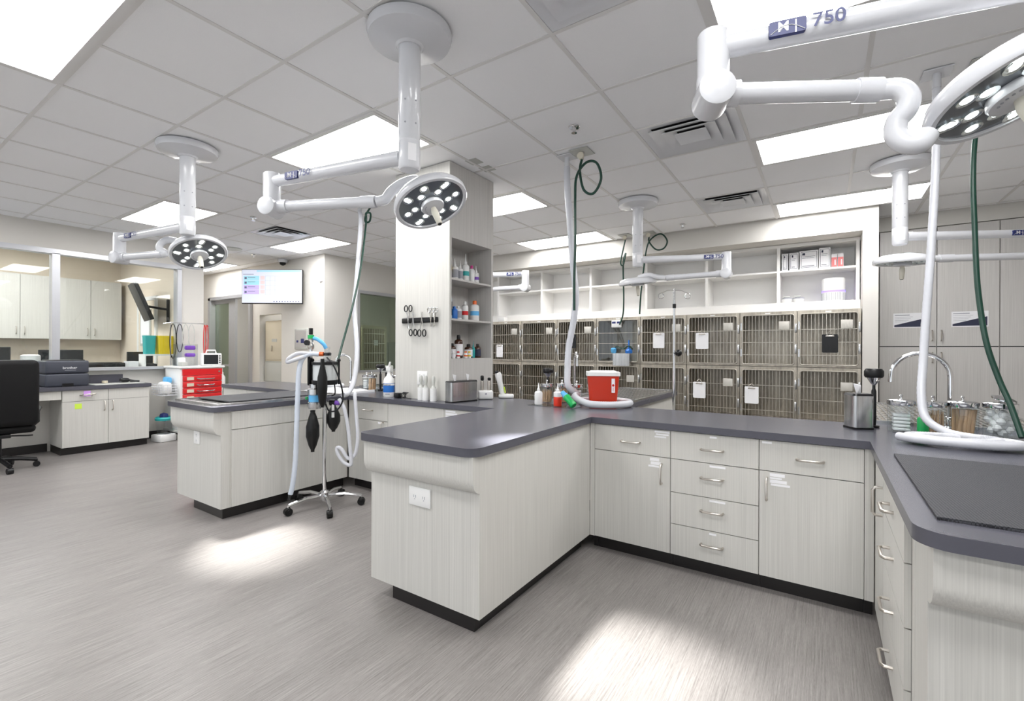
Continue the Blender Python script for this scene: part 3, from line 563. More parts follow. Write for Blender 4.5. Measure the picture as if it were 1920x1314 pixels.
# ================================================================ surgical lamps
UPZ, LOZ = 2.44, 2.262
def face_up(n):
    n = Vector(n).normalized(); return n
def surgical_lamp(label, can, elb, loz, head, nrm, neck, lit, spot=None, group='ceiling surgical lamps', UPZ=2.44, R_=.225):
    t = thing('surgical_lamp', label, 'surgical lamp', (can[0], can[1], CEIL), group=group)
    cx, cy = can
    MB().lathe([(.222, 0), (.225, -.02), (.215, -.05), (.12, -.068), (.075, -.078), (.066, -.09)], (cx, cy, CEIL-.012), 40).build('canopy', WHT, t, True)
    MB().lathe([(.058, CEIL-.09), (.058, 2.52), (.0565, 2.518), (.0565, 2.512), (.058, 2.51), (.058, 2.375), (.050, 2.365)], (cx, cy, 0), 28).build('drop_tube', WHT, t, True)
    m = MB()
    for q, z in ((.6, 2.72), (-.4, 2.72), (.6, 2.60), (-.4, 2.60)):
        a = math.atan2(-cy, -cx)+q; m.cyl((cx+.057*math.cos(a), cy+.057*math.sin(a), z), (cx+.0595*math.cos(a), cy+.0595*math.sin(a), z), .005, n=8)
    m.build('screws', INKG, t, True)
    a = math.atan2(-cy, -cx)+.25; q = Vector((math.cos(a), math.sin(a), 0)); e = Vector((-q.y, q.x, 0)); b = Vector((cx, cy, 0))+q*.0582
    m = MB(); m.add([tuple(b+e*.022+Vector((0, 0, 2.40))), tuple(b-e*.022+Vector((0, 0, 2.40))), tuple(b-e*.022+Vector((0, 0, 2.49))), tuple(b+e*.022+Vector((0, 0, 2.49)))], [(0, 1, 2, 3)]); m.build('rating_label', PAPER, t, True)
    C0 = Vector((cx, cy, UPZ)); E0 = Vector((elb[0], elb[1], UPZ)); d = (E0-C0).normalized()
    MB().cyl(C0+d*.05, E0-d*.03, .040, .034, 20).build('upper_arm', WHT, t, True)
    # maker's plate on the side of the arm that faces the room
    n = Vector((0, 0, 1)).cross(d); 
    if n.dot(Vector((0, 0, 1.4))-E0) < 0: n = -n
    xd = Vector((0, 0, 1)).cross(n); L = (E0-C0).length
    sgn = 1 if xd.dot(d) < 0 else -1
    P = E0-d*(L*.20)+n*.0425-Vector((0, 0, t.location.z))-Vector((t.location.x, t.location.y, 0))
    pl = MB(); M4 = frame_m(P, xd, (0, 0, 1))
    vs = [M4 @ Vector((x, y, 0)) for x, y in rrect(-.05, .05, -.022, .022, .006, 3)]
    vs2 = [v-n*.02 for v in vs]; k = len(vs)
    pl.add(vs+vs2, [tuple(range(k)), tuple(range(k, 2*k))[::-1]]+[(i, k+i, k+(i+1) % k, (i+1) % k) for i in range(k)])
    o = pl.build('maker_plate', LOGO, t)
    text('plate_lettering', 'M |', .042, WHT, o, frame_m(P+n*.0006, xd, (0, 0, 1)))
    MB().tube([M4 @ Vector((-.046+.0115*i, -.018+.022*math.sin(PI*i/8), .0012)) for i in range(9)], .0012, 5).build('plate_arc', WHT, o)
    text('model_number', '750', .058, LOGO, t, frame_m(P+xd*.108+n*.0006, xd, (0, 0, 1)))
    El = Vector((elb[0], elb[1], loz))
    MB().lathe([(.046, UPZ+.050), (.050, UPZ+.044), (.050, loz+.055), (.052, loz+.05), (.052, loz)], (elb[0], elb[1], 0), 24).build('elbow_post', WHT, t, True)
    ld = (Vector(neck[0])-El); ld.z = 0; ld.normalize(); s = Vector((0, 0, 1)).cross(ld)
    MB().lathe([(.045, -.066), (.056, -.060), (.056, .060), (.045, .066)], El-Vector((0, 0, .005)), 24, s).build('elbow_joint', WHT, t, True)
    Nk = Vector(neck[0]); 
    MB().cyl(El, El+(Nk-El)*.16, .040, .040, 18).build('arm_collar', WHT, t, True)
    MB().cyl(El+(Nk-El)*.1, El+(Nk-El)*.94, .032, .031, 18).build('lower_arm', WHT, t, True)
    MB().cyl(El+(Nk-El)*.86, Nk+(Nk-El)*.0, .036, .036, 18).build('arm_sleeve', WHT, t, True)
    n = Vector(nrm).normalized(); Hc = Vector(head)
    MB().tube(smooth_path(list(neck), 6), .030, 14).build('neck', WHT, t, True)
    back = -n; k_ = R_/.225
    hd = MB().lathe([(R_*.30, .062), (R_*.7, .056), (R_*.93, .036), (R_, .012), (R_, -.012), (R_*.975, -.020), (R_*.90, -.020), (R_*.88, -.010)], Hc, 48, back, cap=True).build('lamp_head', WHT, t, True)
    MB().lathe([(.001, -.0115), (R_*.885, -.0115), (R_*.885, -.009), (.001, -.009)], Hc, 40, back, cap=False).build('lens_plate', LPLT, hd, True)
    tt = n.orthogonal().normalized(); bb = n.cross(tt)
    ringr = [(.155, k*2*PI/8+.2) for k in range(8)] + [(.105, k*2*PI/6+.05) for k in range(6)] + [(.172, k*2*PI/4+.95) for k in range(4)]
    ld_me = None
    for k, (rr, q) in enumerate(ringr):
        c = Hc+n*.0118+(tt*math.cos(q)+bb*math.sin(q))*rr*k_-t.location
        if ld_me is None:
            MB().lathe([(.0225, 0), (.0245, .003), (.0225, .005), (.019, .002)], (0, 0, 0), 14, n, cap=False)
            o = MB().lathe([(.027, 0), (.027, .005), (.021, .0045), (.014, .001)], (0, 0, 0), 16, n, cap=False).build('led_lens', LEDG, hd); ld_me = o.data
            e = MB().lathe([(.015, .0), (.015, .004), (.006, .007), (.0005, .0075)], (0, 0, 0), 12, n, cap=False).build('led_emitter', LEDE if lit else LEDG, hd); em = e.data
        else:
            o = bpy.data.objects.new('led_lens', ld_me); e = bpy.data.objects.new('led_emitter', em); COL.objects.link(o); COL.objects.link(e); o.parent = hd; e.parent = hd
        o.location = c; e.location = c
    MB().lathe([(.066, .012), (.072, .03), (.068, .040), (.03, .044)], Hc, 28, n).build('centre_hub', WHT, hd, True)
    m = MB()
    for k in range(5): q = -.6+.3*k; m.cyl(Hc+n*.043+(tt*math.cos(q)+bb*math.sin(q))*.05, Hc+n*.0445+(tt*math.cos(q)+bb*math.sin(q))*.05, .004, n=8)
    m.build('hub_buttons', INKG, hd, True)
    hn = MB().lathe([(.015, .04), (.019, .06), (.022, .075), (.017, .15), (.016, .16)], Hc, 16, n).build('grip_handle', CREAM, hd, True)
    MB().lathe([(.012, .16), (.011, .164)], Hc, 12, n).build('grip_tip', BLK, hn, True)
    if spot:
        ls = bpy.data.lights.new('surgical_beam', 'SPOT'); ls.energy = SPOT*spot[1]; ls.spot_size = spot[0]; ls.spot_blend = 1.0; ls.shadow_soft_size = .06; ls.color = (1, 1, .96)
        lo = bpy.data.objects.new('surgical_beam', ls); COL.objects.link(lo); lo.parent = hd
        lo.rotation_euler = (-n).to_track_quat('Z', 'Y').to_euler(); lo.location = Hc+n*.21-t.location
    return t
surgical_lamp('white surgical lamp with lit disc hanging before the laminate column', (-1.86, 1.79), (-2.857, 1.594), 2.284, (-1.968, 2.071, 2.285), (.476, -.03, -.88),
    [(-2.23, 1.877, 2.284), (-2.187, 1.909, 2.298), (-2.154, 1.933, 2.35), (-2.104, 1.971, 2.395), (-2.05, 2.02, 2.42), (-2.03, 2.05, 2.40), (-2.02, 2.065, 2.35)], True, (.44, 1))
surgical_lamp('white surgical lamp with lit disc nearest the glazed office', (-4.494, 1.779), (-5.539, 1.626), 2.262, (-4.682, 1.945, 2.265), (.50, -.06, -.86),
    [(-4.985, 1.78, 2.262), (-4.96, 1.79, 2.265), (-5.01, 1.762, 2.304), (-5.005, 1.768, 2.352), (-4.95, 1.80, 2.385), (-4.885, 1.84, 2.375), (-4.81, 1.88, 2.34)], True, (.42, 1))
surgical_lamp('large white surgical lamp with jointed arm above the drawer sided island mat', (.70, 1.88), (-.307, 1.65), 2.245, (.445, 1.90, 2.155), (.33, -.15, -.92),
    [(.142, 1.85, 2.215), (.187, 1.841, 2.20), (.209, 1.837, 2.166), (.205, 1.837, 2.132), (.183, 1.842, 2.103), (.181, 1.842, 2.064), (.202, 1.838, 2.032), (.235, 1.84, 2.022), (.255, 1.855, 2.05)], True, None, UPZ=2.392, R_=.205)
surgical_lamp('white surgical lamp turned down in front of the kennel shelves, beside the drip pole', (-1.782, 5.269), (-.9, 5.611), 2.259, (-1.92, 5.67, 2.24), (.04, .10, -.99),
    [(-1.546, 5.605, 2.259), (-1.665, 5.626, 2.284), (-1.781, 5.646, 2.32), (-1.90, 5.664, 2.30)], False)
surgical_lamp('white surgical lamp hanging before the tall cupboards', (.568, 5.468), (1.60, 5.97), 2.245, (.597, 5.56, 2.225), (-.04, .04, -.995),
    [(.861, 5.669, 2.245), (.764, 5.629, 2.247), (.686, 5.597, 2.275), (.61, 5.565, 2.28)], False)
surgical_lamp('white surgical lamp mostly hidden behind the laminate column', (-4.33, 4.98), (-3.4, 5.43), 2.262, (-4.25, 5.2, 2.245), (.05, .1, -.99),
    [(-4.0, 5.33, 2.262), (-4.1, 5.28, 2.27), (-4.2, 5.23, 2.30), (-4.25, 5.2, 2.29)], False)

# ================================================================ ceiling drops: hoses, sprinklers, camera
def gas_box(x, y, label):
    t = thing('gas_outlet', label, 'gas outlet', (x, y, CEIL), group='ceiling gas outlets')
    MB().box(x-.085, x+.085, y-.085, y+.085, CEIL-.012, CEIL-.0065).build('plate', GREYE, t, True)
    MB().cyl((x, y, CEIL-.012), (x, y, CEIL-.07), .022, .018, 14).build('coupling', NICK, t, True); MB().cyl((x, y-.02, CEIL-.045), (x, y-.034, CEIL-.045), .03, n=18).build('gauge', GAUGE, t, True)
def flange(x, y, label):
    t = thing('hose_flange', label, 'ceiling flange', (x, y, CEIL)); MB().box(x-.07, x+.07, y-.07, y+.07, CEIL-.014, CEIL-.0065).build('plate', WHT, t, True); MB().cyl((x, y, CEIL-.014), (x, y, CEIL-.10), .022, n=14).build('spigot', WHT, t, True)
gas_box(-1.747, 3.70, 'green hose ceiling outlet with gauge above the sharps bin'); gas_box(-2.465, 6.73, 'green hose ceiling outlet over the oxygen kennel'); gas_box(-2.124, 6.77, 'green hose ceiling outlet with round loop near the kennels'); gas_box(.80, 3.86, 'green hose ceiling outlet above the drawer sided island'); gas_box(-4.33, 3.57, 'green hose ceiling outlet above the tray topped island')
flange(-1.90, 3.72, 'white hose ceiling flange above the sharps bin'); flange(.57, 3.84, 'white hose ceiling flange above the drawer sided island'); flange(-4.51, 3.56, 'white hose ceiling flange above the tray topped island')
def hose(name, pts, r, mat, label, k=8, rib=0, n=10):
    o = MB().tube(smooth_path(pts, k), r, n, rib=rib).build(name, mat); return tag(o, label, 'hose')
def ring(cx, cy, z, a, b, rot, t0, t1, n, dz=0): 
    out = []
    for i in range(n+1):
        q = t0+(t1-t0)*i/n; u, v = a*math.cos(q), b*math.sin(q); out.append((cx+u*math.cos(rot)-v*math.sin(rot), cy+u*math.sin(rot)+v*math.cos(rot), z+dz*i/n))
    return out
hose('scavenge_hose', [(-1.90, 3.72, 3.018), (-1.88, 3.69, 2.84), (-1.84, 3.68, 2.41), (-1.81, 3.67, 2.12), (-1.78, 3.66, 1.89), (-1.80, 3.66, 1.66), (-1.84, 3.65, 1.43), (-1.84, 3.63, 1.25), (-1.82, 3.60, 1.10)]
     + ring(-1.55, 3.70, 1.03, .225, .20, .4, 2.9, 4.2, 4, -.06) + ring(-1.55, 3.70, .966, .225, .20, .4, 4.5, 9.0, 10), .028, HOSE, 'white corrugated hose hanging from the ceiling and coiled round the red sharps bin', 12, .035, 12)
hose('oxygen_hose', [(-1.747, 3.70, 3.048), (-1.76, 3.69, 2.95), (-1.72, 3.68, 2.78), (-1.63, 3.68, 2.73), (-1.56, 3.68, 2.84), (-1.60, 3.68, 2.98), (-1.70, 3.69, 3.01), (-1.775, 3.66, 2.90), (-1.77, 3.62, 2.69), (-1.757, 3.60, 2.337), (-1.765, 3.60, 2.025), (-1.765, 3.60, 1.74)], .011, GRN, 'green oxygen hose looped under its outlet by the sharps bin hose')
hose('scavenge_hose', [(.57, 3.84, 3.018), (.56, 3.77, 2.72), (.55, 3.73, 2.45), (.53, 3.68, 2.12), (.51, 3.63, 1.84), (.49, 3.59, 1.58), (.47, 3.52, 1.34), (.45, 3.42, 1.16), (.46, 3.34, 1.04), (.53, 3.27, .985)]
     + [(.555+(.13+.105*q/40)*math.cos(1.2-.42*q), 3.13+(.055+.055*q/40)*math.sin(1.2-.42*q), .978-.012*min(1, q/8)) for q in range(41)], .0205, HOSE, 'white corrugated hose hanging in front of the cupboards, coiled on the drawer sided island', 12, .035, 12)
hose('oxygen_hose', [(.80, 3.86, 3.048), (.74, 3.81, 2.69), (.72, 3.76, 2.42), (.72, 3.72, 2.1), (.72, 3.67, 1.82), (.73, 3.63, 1.61), (.745, 3.58, 1.43), (.78, 3.54, 1.26), (.81, 3.47, 1.12), (.83, 3.38, .97)], .0135, GRN, 'green oxygen hose sweeping down in front of the cupboards to the drawer sided island')
hose('scavenge_hose', [(-4.51, 3.56, 3.008), (-4.33, 3.43, 2.8), (-4.25, 3.31, 2.09), (-4.14, 3.2, 1.85), (-3.95, 3.09, 1.41), (-3.85, 2.98, 1.11), (-3.78, 2.86, .99), (-3.70, 2.74, .98)], .024, HOSE, 'white hose running from the ceiling to the anaesthesia stand', 14, .03, 10)
hose('oxygen_hose', [(-4.33, 3.57, 3.035), (-4.39, 3.55, 2.95), (-4.37, 3.53, 2.86), (-4.30, 3.53, 2.86), (-4.25, 3.50, 2.93), (-4.29, 3.47, 2.93), (-4.335, 3.51, 2.84), (-4.21, 3.34, 2.3), (-4.08, 3.13, 1.84), (-3.98, 2.92, 1.4), (-3.79, 2.70, 1.13)], .011, GRN, 'green oxygen hose slanting down to the anaesthesia stand')
hose('oxygen_hose', [(-2.465, 6.73, 3.048), (-2.50, 6.74, 2.92), (-2.54, 6.74, 2.72), (-2.50, 6.74, 2.68), (-2.46, 6.74, 2.85), (-2.50, 6.75, 2.75), (-2.52, 6.8, 2.5), (-2.53, 6.85, 2.19), (-2.56, 6.9, 1.95), (-2.62, KF-.07, 1.80)], .011, GRN, 'green oxygen hose running down to the oxygen kennel')
hose('oxygen_hose', [(-2.124, 6.77, 3.048), (-2.12, 6.77, 2.98), (-2.02, 6.76, 2.86), (-1.91, 6.76, 2.86), (-1.86, 6.76, 2.96), (-1.94, 6.76, 3.07), (-2.06, 6.76, 3.04), (-2.15, 6.77, 2.92), (-2.22, 6.83, 2.6), (-2.28, 6.88, 2.2), (-2.31, 6.93, 1.95)], .011, GRN, 'green oxygen hose with round loop ending above the kennels')
for x, y, z, lb in ((gx(3.5), gy(2.53), 0, 'small ceiling sprinkler between the column and the vent'), (gx(3.5), gy(7.5), 0, 'small ceiling sprinkler near the kennel bulkhead'), (gx(-2.8), gy(2.45), 0, 'small ceiling sprinkler beside the lamp elbow'), (gx(-6.14), gy(4.35), 0, 'small ceiling sprinkler near the screen wall')):
    t = thing('sprinkler', lb, 'sprinkler', (x, y, CEIL), group='ceiling sprinklers'); MB().lathe([(.045, -.006), (.04, -.012), (.014, -.014), (.010, -.04)], (x, y, CEIL), 18).build('escutcheon', CHR, t, True); MB().lathe([(.022, -.048), (.022, -.052)], (x, y, CEIL), 12).cyl((x-.012, y, CEIL-.03), (x-.004, y, CEIL-.05), .003, n=6).cyl((x+.012, y, CEIL-.03), (x+.004, y, CEIL-.05), .003, n=6).build('deflector', CHR, t, True)
for x0, lb in ((gx(2.05), 'small square grille in the ceiling beside the column'), ):
    for q in (0, .2): tag(MB().box(-2.72, -2.60, 3.30+q, 3.42+q, CEIL-.005, CEIL-.0015).build('ceiling_grille', GREYE), lb if q == 0 else 'second small square grille in the ceiling beside the column', 'grille')
tag(MB().lathe([(.16, -.006), (.155, -.013), (.1, -.015)], (gx(-5.9), gy(3.65), CEIL), 28).build('ceiling_speaker', GREYE), 'round grey ceiling speaker beside the office side lamp disc', 'speaker')
t = thing('security_camera', 'white dome security camera above the wall screen', 'security camera', (-8.58, 5.0, CEIL)); MB().lathe([(.085, -.006), (.085, -.05), (.07, -.07)], (-8.58, 5.0, CEIL), 22).build('housing', WHT, t, True); MB().lathe([(.06, -.07), (.05, -.105), (.02, -.125)], (-8.58, 5.0, CEIL), 18).build('dome', BLK, t, True)

# ================================================================ things on the worktop
def jar(x, y, label, r=.062, h=.165, content=None, open_lid=False, z=ZT+.0005):
    t = thing('glass_jar', label, 'jar', (x, y, z), group='glass supply jars')
    MB().lathe([(r*.93, 0), (r, .008), (r, h-.012), (r*.96, h)], (0, 0, 0), 24).build('glass', JAR, t)
    if content == 'cotton':
        for k in range(26): a = k*2.4; rr = (r*.68)*math.sqrt((k % 9+.5)/9); MB().ball((rr*math.cos(a), rr*math.sin(a), .022+.115*(k/26)), .021, 8).build('cotton_ball', COTT, t)
    elif content in ('sticks', 'swabs'):
        for k in range(34 if content == 'sticks' else 44):
            a = k*2.39; rr = (r*.78)*math.sqrt((k+.5)/44); x0, y0 = rr*math.cos(a), rr*math.sin(a); lx = random.uniform(-.012, .02)
            if abs(x0+lx) > r*.85: lx = 0
            o = MB()
            if content == 'sticks': o.add([(x0-.007, y0, .006), (x0+.007, y0, .006), (x0+.007+lx, y0, h-.014), (x0-.007+lx, y0, h-.014), (x0-.007, y0+.0016, .006), (x0+.007, y0+.0016, .006), (x0+.007+lx, y0+.0016, h-.014), (x0-.007+lx, y0+.0016, h-.014)], [(0, 1, 2, 3), (7, 6, 5, 4), (0, 4, 5, 1), (1, 5, 6, 2), (2, 6, 7, 3), (3, 7, 4, 0)])
            else: o.cyl((x0, y0, .006), (x0+lx*.5, y0+lx*.3, h-.02-.03*random.random()), .0028, n=5)
            o.build('stick', WOODS if content == 'sticks' else SWAB, t)
    elif content == 'gauze':
        for k in range(5): MB().rbox(-r*.62, r*.62, -r*.58, r*.58, .008+.020*k, .026+.020*k, .007).build('gauze_pad', COTT, t)
    m = MB().lathe([(r*1.03, h), (r*1.05, h+.004), (r*1.05, h+.026), (r*.98, h+.030), (.012, h+.032), (.005, h+.036), (.004, h+.046), (.010, h+.052), (.006, h+.062)], (0, 0, 0), 26)
    lid = m.build('lid', CHR, t)
    if open_lid: MB().lathe([(.05, 0), (.052, .008), (.02, .02), (.006, .024), (.008, .036)], (.012, 0, h+.045), 22, (.25, -.2, 1)).build('spare_lid', CHR, t)
    return t
jar(.375, 3.53, 'glass jar of gauze beside the green cap bottle', .064, .155, 'gauze'); jar(.525, 3.60, 'glass jar of thin swabs behind the white hose', .060, .150, 'swabs'); jar(.655, 3.62, 'glass jar of wooden tongue depressors', .066, .155, 'sticks'); jar(.80, 3.60, 'glass jar of cotton balls near the green hose', .068, .160, 'cotton', True)
jar(-2.065, 3.665, 'glass jar of swabs behind the clear squeeze bottle', .058, .14, 'swabs'); jar(-1.955, 3.745, 'glass jar of wooden sticks behind the red bottle', .056, .14, 'sticks'); jar(-1.865, 3.86, 'glass jar of gauze beside the sharps bin faucet', .054, .13, 'gauze'); jar(-1.76, 3.99, 'glass jar of cotton behind the sharps bin', .054, .13, 'cotton')
jar(-4.31, 3.58, 'glass jar of wooden sticks near the towel side faucet', .055, .15, 'sticks'); jar(-4.06, 3.66, 'empty glass jar beside the spray bottle', .058, .15); jar(-4.50, 3.66, 'glass jar of gauze behind the hose to the stand', .05, .14, 'gauze')
def bottle(x, y, z, r, h, mat, label, cap=None, lab=None, neck=.35, spout=False, name='bottle', group=None, sq=.80):
    t = thing(name, label, 'bottle', (x, y, z+.0005), group=group); hb = h*sq if not spout else h*.62
    MB().lathe([(r*.92, 0), (r, .006), (r, hb*.86), (r*.85, hb*.94), (r*neck, hb)], (0, 0, 0), 20).build('body', mat, t)
    if lab: MB().lathe([(r*1.012, hb*(.14 if lab in (PAPER, INKG, INK) else .32)), (r*1.012, hb*(.74 if lab in (PAPER, INKG, INK) else .58))], (0, 0, 0), 20, cap=False).build('label_band', lab, t)
    if spout: MB().lathe([(r*.42, hb), (r*.42, hb+h*.08), (r*.22, hb+h*.12), (r*.06, h)], (0, 0, 0), 14).build('nozzle', cap or mat, t)
    else: MB().lathe([(r*neck*1.15, hb*.99), (r*neck*1.15, h*.97), (r*neck*.9, h)], (0, 0, 0), 16).build('cap', cap or PLA, t)
    return t
tag(MB().prism(rrect(-2.10, -1.66, 3.38, 3.56, .02), ZT+.0005, ZT+.004).build('clear_tray', CLR), 'clear acrylic tray under the squeeze bottles', 'tray')
bottle(-2.03, 3.46, ZT+.004, .034, .185, PLA, 'clear squeeze bottle with pointed nozzle on the tray', spout=True)
t = bottle(-1.845, 3.46, ZT+.004, .034, .19, REDL, 'squeeze bottle of red liquid on the tray', cap=PLA, spout=True, lab=None); MB().lathe([(.0345, .075), (.0345, .112), (.02, .119)], (0, 0, 0), 20).build('clear_top', PINK if 0 else PLA, t)
t = thing('green_cap_bottle', 'green capped white bottle lying aslant beside the coiled hose', 'bottle', (-1.68, 3.385, ZT)); ax = Vector((.72, -.15, -.62)).normalized(); c0 = Vector((-.10, .03, .125))
MB().cyl(c0, c0+ax*.05, .018, .026, 14).build('tip', LBLU, t); MB().lathe([(.026, .05), (.031, .06), (.027, .10), (.031, .15), (.026, .158)], c0, 16, ax).build('grip', GRNB, t)
t = bottle(.46, 3.44, ZT, .026, .13, GRNB, 'small green bottle with blue cap beside the gauze jar', LBLU)
# sharps bin
t = thing('sharps_bin', 'red sharps bin with white lid circled by the hose', 'sharps bin', (-1.555, 3.72, ZT+.0005), .45)
def taper(a0, b0, a1, b1, z0, z1, r=.03):
    lo = rrect(-a0, a0, -b0, b0, r); hi = rrect(-a1, a1, -b1, b1, r); n = len(lo); m = MB()
    m.add([(x, y, z0) for x, y in lo]+[(x, y, z1) for x, y in hi], [tuple(range(n))[::-1], tuple(range(n, 2*n))]+[(i, (i+1) % n, n+(i+1) % n, n+i) for i in range(n)], True); return m
taper(.108, .095, .130, .112, 0, .255).build('tub', SHARP, t); taper(.138, .120, .138, .120, .2555, .285).build('lid', PLA, t); taper(.11, .09, .105, .085, .2852, .295).build('lid_flap', PLA, t)
MB().box(.065, .092, -.1145, -.110, .12, .235).build('label', PAPER, t); MB().cyl((.078, -.1142, .18), (.078, -.1152, .18), .010, n=12).box(.076, .080, -.1152, -.1145, .13, .165).build('hazard_mark', RED, t)
# tissue boxes
def tissue(x, y, a, b, h, rz, label, n=1):
    t = thing('tissue_dispenser', label, 'tissue box', (x, y, ZT+.0005), rz); taper(a, b, a, b, .012, h, min(a, b)*.35).build('shell', STEELB, t); taper(a+.003, b+.003, a+.003, b+.003, 0, .012, min(a, b)*.35).build('base', BLK, t); taper(a+.002, b+.002, a-.004, b-.004, h, h+.012, min(a, b)*.33).build('top', BLK, t)
    for k in range(n):
        px = (k-(n-1)/2)*a*1.0
        MB().add([(px-.022, -.02, h+.012), (px+.02, .01, h+.012), (px+.015, .0, h+.06), (px-.04, -.02, h+.07), (px-.022, -.014, h+.012), (px+.02, .016, h+.012), (px+.015, .006, h+.062), (px-.04, -.014, h+.073)], [(0, 1, 2, 3), (7, 6, 5, 4), (0, 4, 5, 1), (1, 5, 6, 2), (2, 6, 7, 3), (3, 7, 4, 0)], True).build('tissue', PAPER, t)
tissue(-2.728, 3.275, .155, .05, .178, 1.41, 'long steel tissue dispenser beside the column', 2); tissue(.175, 3.53, .058, .058, .20, .5, 'square steel tissue dispenser at the corner of the drawer sided island')
# lint rollers
for x, y, lb in ((-3.125, 3.165, 'lint roller nearest the column outlet'), (-3.055, 3.155, 'lint roller in the middle of the three'), (-2.955, 3.15, 'lint roller standing apart near the tissue dispenser')):
    t = thing('lint_roller', lb, 'lint roller', (x, y, ZT+.0005), group='lint rollers'); MB().lathe([(.031, 0), (.031, .115), (.012, .117)], (0, 0, 0), 18).build('roll', PLA, t); MB().lathe([(.026, .117), (.012, .135), (.012, .15), (.017, .18), (.016, .215), (.008, .228)], (0, 0, 0), 14).build('grip', GREYE, t)
# spray bottle
t = thing('spray_bottle', 'white spray bottle with blue label beside the column', 'spray bottle', (-3.60, 3.20, ZT+.0005), YAW)
MB().lathe([(.052, 0), (.055, .01), (.055, .15), (.045, .18), (.022, .21), (.020, .225)], (0, 0, 0), 24).build('body', PLA, t); MB().lathe([(.0556, .045), (.0556, .135)], (0, 0, 0), 24, cap=False).build('label_band', BLUE, t); MB().lathe([(.0560, .112), (.0560, .130)], (0, 0, 0), 24, cap=False).build('label_top', PAPER, t)
text('label_lettering', 'Rescue', .026, INK, t, frame_m((-.005, -.0567, .121), (1, 0, 0), (0, 0, 1))); MB().box(-.022, .022, -.0562, -.0545, .024, .034).build('label_small_print', INKG, t)
MB().cyl((0, 0, .225), (0, 0, .25), .017, n=14).rbox(-.03, .02, -.012, .012, .25, .30, .01).cyl((.0, 0, .29), (.012, 0, .345), .012, .009, 10).build('trigger_head', PLA, t)
t = thing('cable_bundle', 'tangled black cable heap on the worktop before the column', 'cable', (-3.37, 3.16, ZT)); 
MB().rbox(-.09, -.02, -.03, .03, .001, .05, .012).build('power_brick', BLK, t)
p = [(random.uniform(-.02, .10), random.uniform(-.04, .03), .008+random.random()*.05) for _ in range(14)]+[(.12, -.02, .006), (.15, -.03, .006)]; MB().tube(smooth_path(p, 6), .004, 6).build('cable', BLK, t)
# otoscope charger and clippers
t = thing('otoscope_charger', 'white charging base holding two black headed scopes', 'charger', (-2.675, 3.565, ZT+.0005), .75); MB().rbox(-.07, .07, -.045, .045, 0, .085, .018, 3).build('base', PLA, t)
for q, k in ((-.032, 0), (.035, 1)):
    MB().lathe([(.015, .085), (.015, .16), (.012, .175)], (q, 0, 0), 14).build('scope_handle', NICK, t); MB().rbox(q-.016, q+.016, -.022, .016, .175, .225 if not k else .205, .01).build('scope_head', BLK, t)
text('base_mark', '*', .04, LOGO, t, frame_m((0, -.0455, .045), (1, 0, 0), (0, 0, 1)))
t = thing('clipper_stand', 'white hair clipper standing in its charger with green stripe', 'hair clipper', (-2.60, 3.76, ZT+.0005), .6); MB().rbox(-.05, .10, -.05, .05, 0, .035, .015, 3).build('charger', PLA, t); MB().lathe([(.022, 0), (.028, .04), (.026, .12), (.034, .20), (.022, .225)], (-.01, 0, .03), 16, (-.22, 0, 1)).build('clipper_body', PLA, t); MB().lathe([(.0, 0), (.006, .001), (.006, .06), (0, .061)], (.016, -.018, .05), 8, (-.2, 0, 1)).build('green_stripe', STKY, t); MB().rbox(-.085, -.05, -.025, .025, .24, .262, .005).build('blade', BLK, t)
# handheld scope on a stand (right and middle), faucets
def scope_holder(x, y, h, label):
    t = thing('otoscope', label, 'otoscope', (x, y, ZT+.0005)); MB().lathe([(.028, 0), (.03, .012), (.012, .016)], (0, 0, 0), 16).build('foot', BLK, t); MB().lathe([(.011, .012), (.013, .05), (.013, h*.62), (.008, h*.66), (.008, h*.74)], (0, 0, 0), 14).build('handle', BLK, t)
    MB().lathe([(.008, h*.72), (.02, h*.76), (.040, h*.86)], (0, 0, 0), 20).build('cone', CHR, t); MB().lathe([(.044, h*.85), (.050, h*.88), (.050, h*.96), (.040, h), (.02, h)], (0, 0, 0), 20).build('head', BLK, t)
scope_holder(.255, 3.62, .36, 'black headed otoscope standing beside the square tissue dispenser'); scope_holder(-4.19, 3.60, .30, 'black otoscope standing among the jars near the towel side faucet'); scope_holder(-2.13, 3.80, .30, 'black headed otoscope above the jars by the sharps bin faucet')
def faucet(x, y, ang, h, r, label, tip=.1):
    t = thing('faucet', label, 'faucet', (x, y, ZT), ang); MB().lathe([(.032, 0), (.032, .012), (.02, .02), (.02, .07), (.016, .075)], (0, 0, .0005), 18).build('base', CHR, t)
    p = [(0, 0, .06), (0, 0, h-r)]+[(r-r*math.cos(PI*i/12), 0, h-r+r*math.sin(PI*i/12)) for i in range(1, 13)]+[(2*r, 0, h-r-tip)]
    MB().tube(p, .013, 12).build('spout', CHR, t); MB().cyl((0, -.02, .05), (0, -.075, .065), .007, n=10).build('lever', CHR, t); MB().cyl((2*r, 0, h-r-tip), (2*r, 0, h-r-tip-.02), .015, n=12).build('aerator', CHR, t)
faucet(.63, 3.79, PI*1.02, .455, .14, 'tall chrome gooseneck faucet behind the jars on the drawer sided island', .02); faucet(-2.13, 4.36, -.9, .44, .06, 'chrome gooseneck faucet behind the sharps bin', .05); faucet(-4.87, 3.72, PI+.55, .40, .095, 'chrome gooseneck faucet behind the anaesthesia stand', .04)
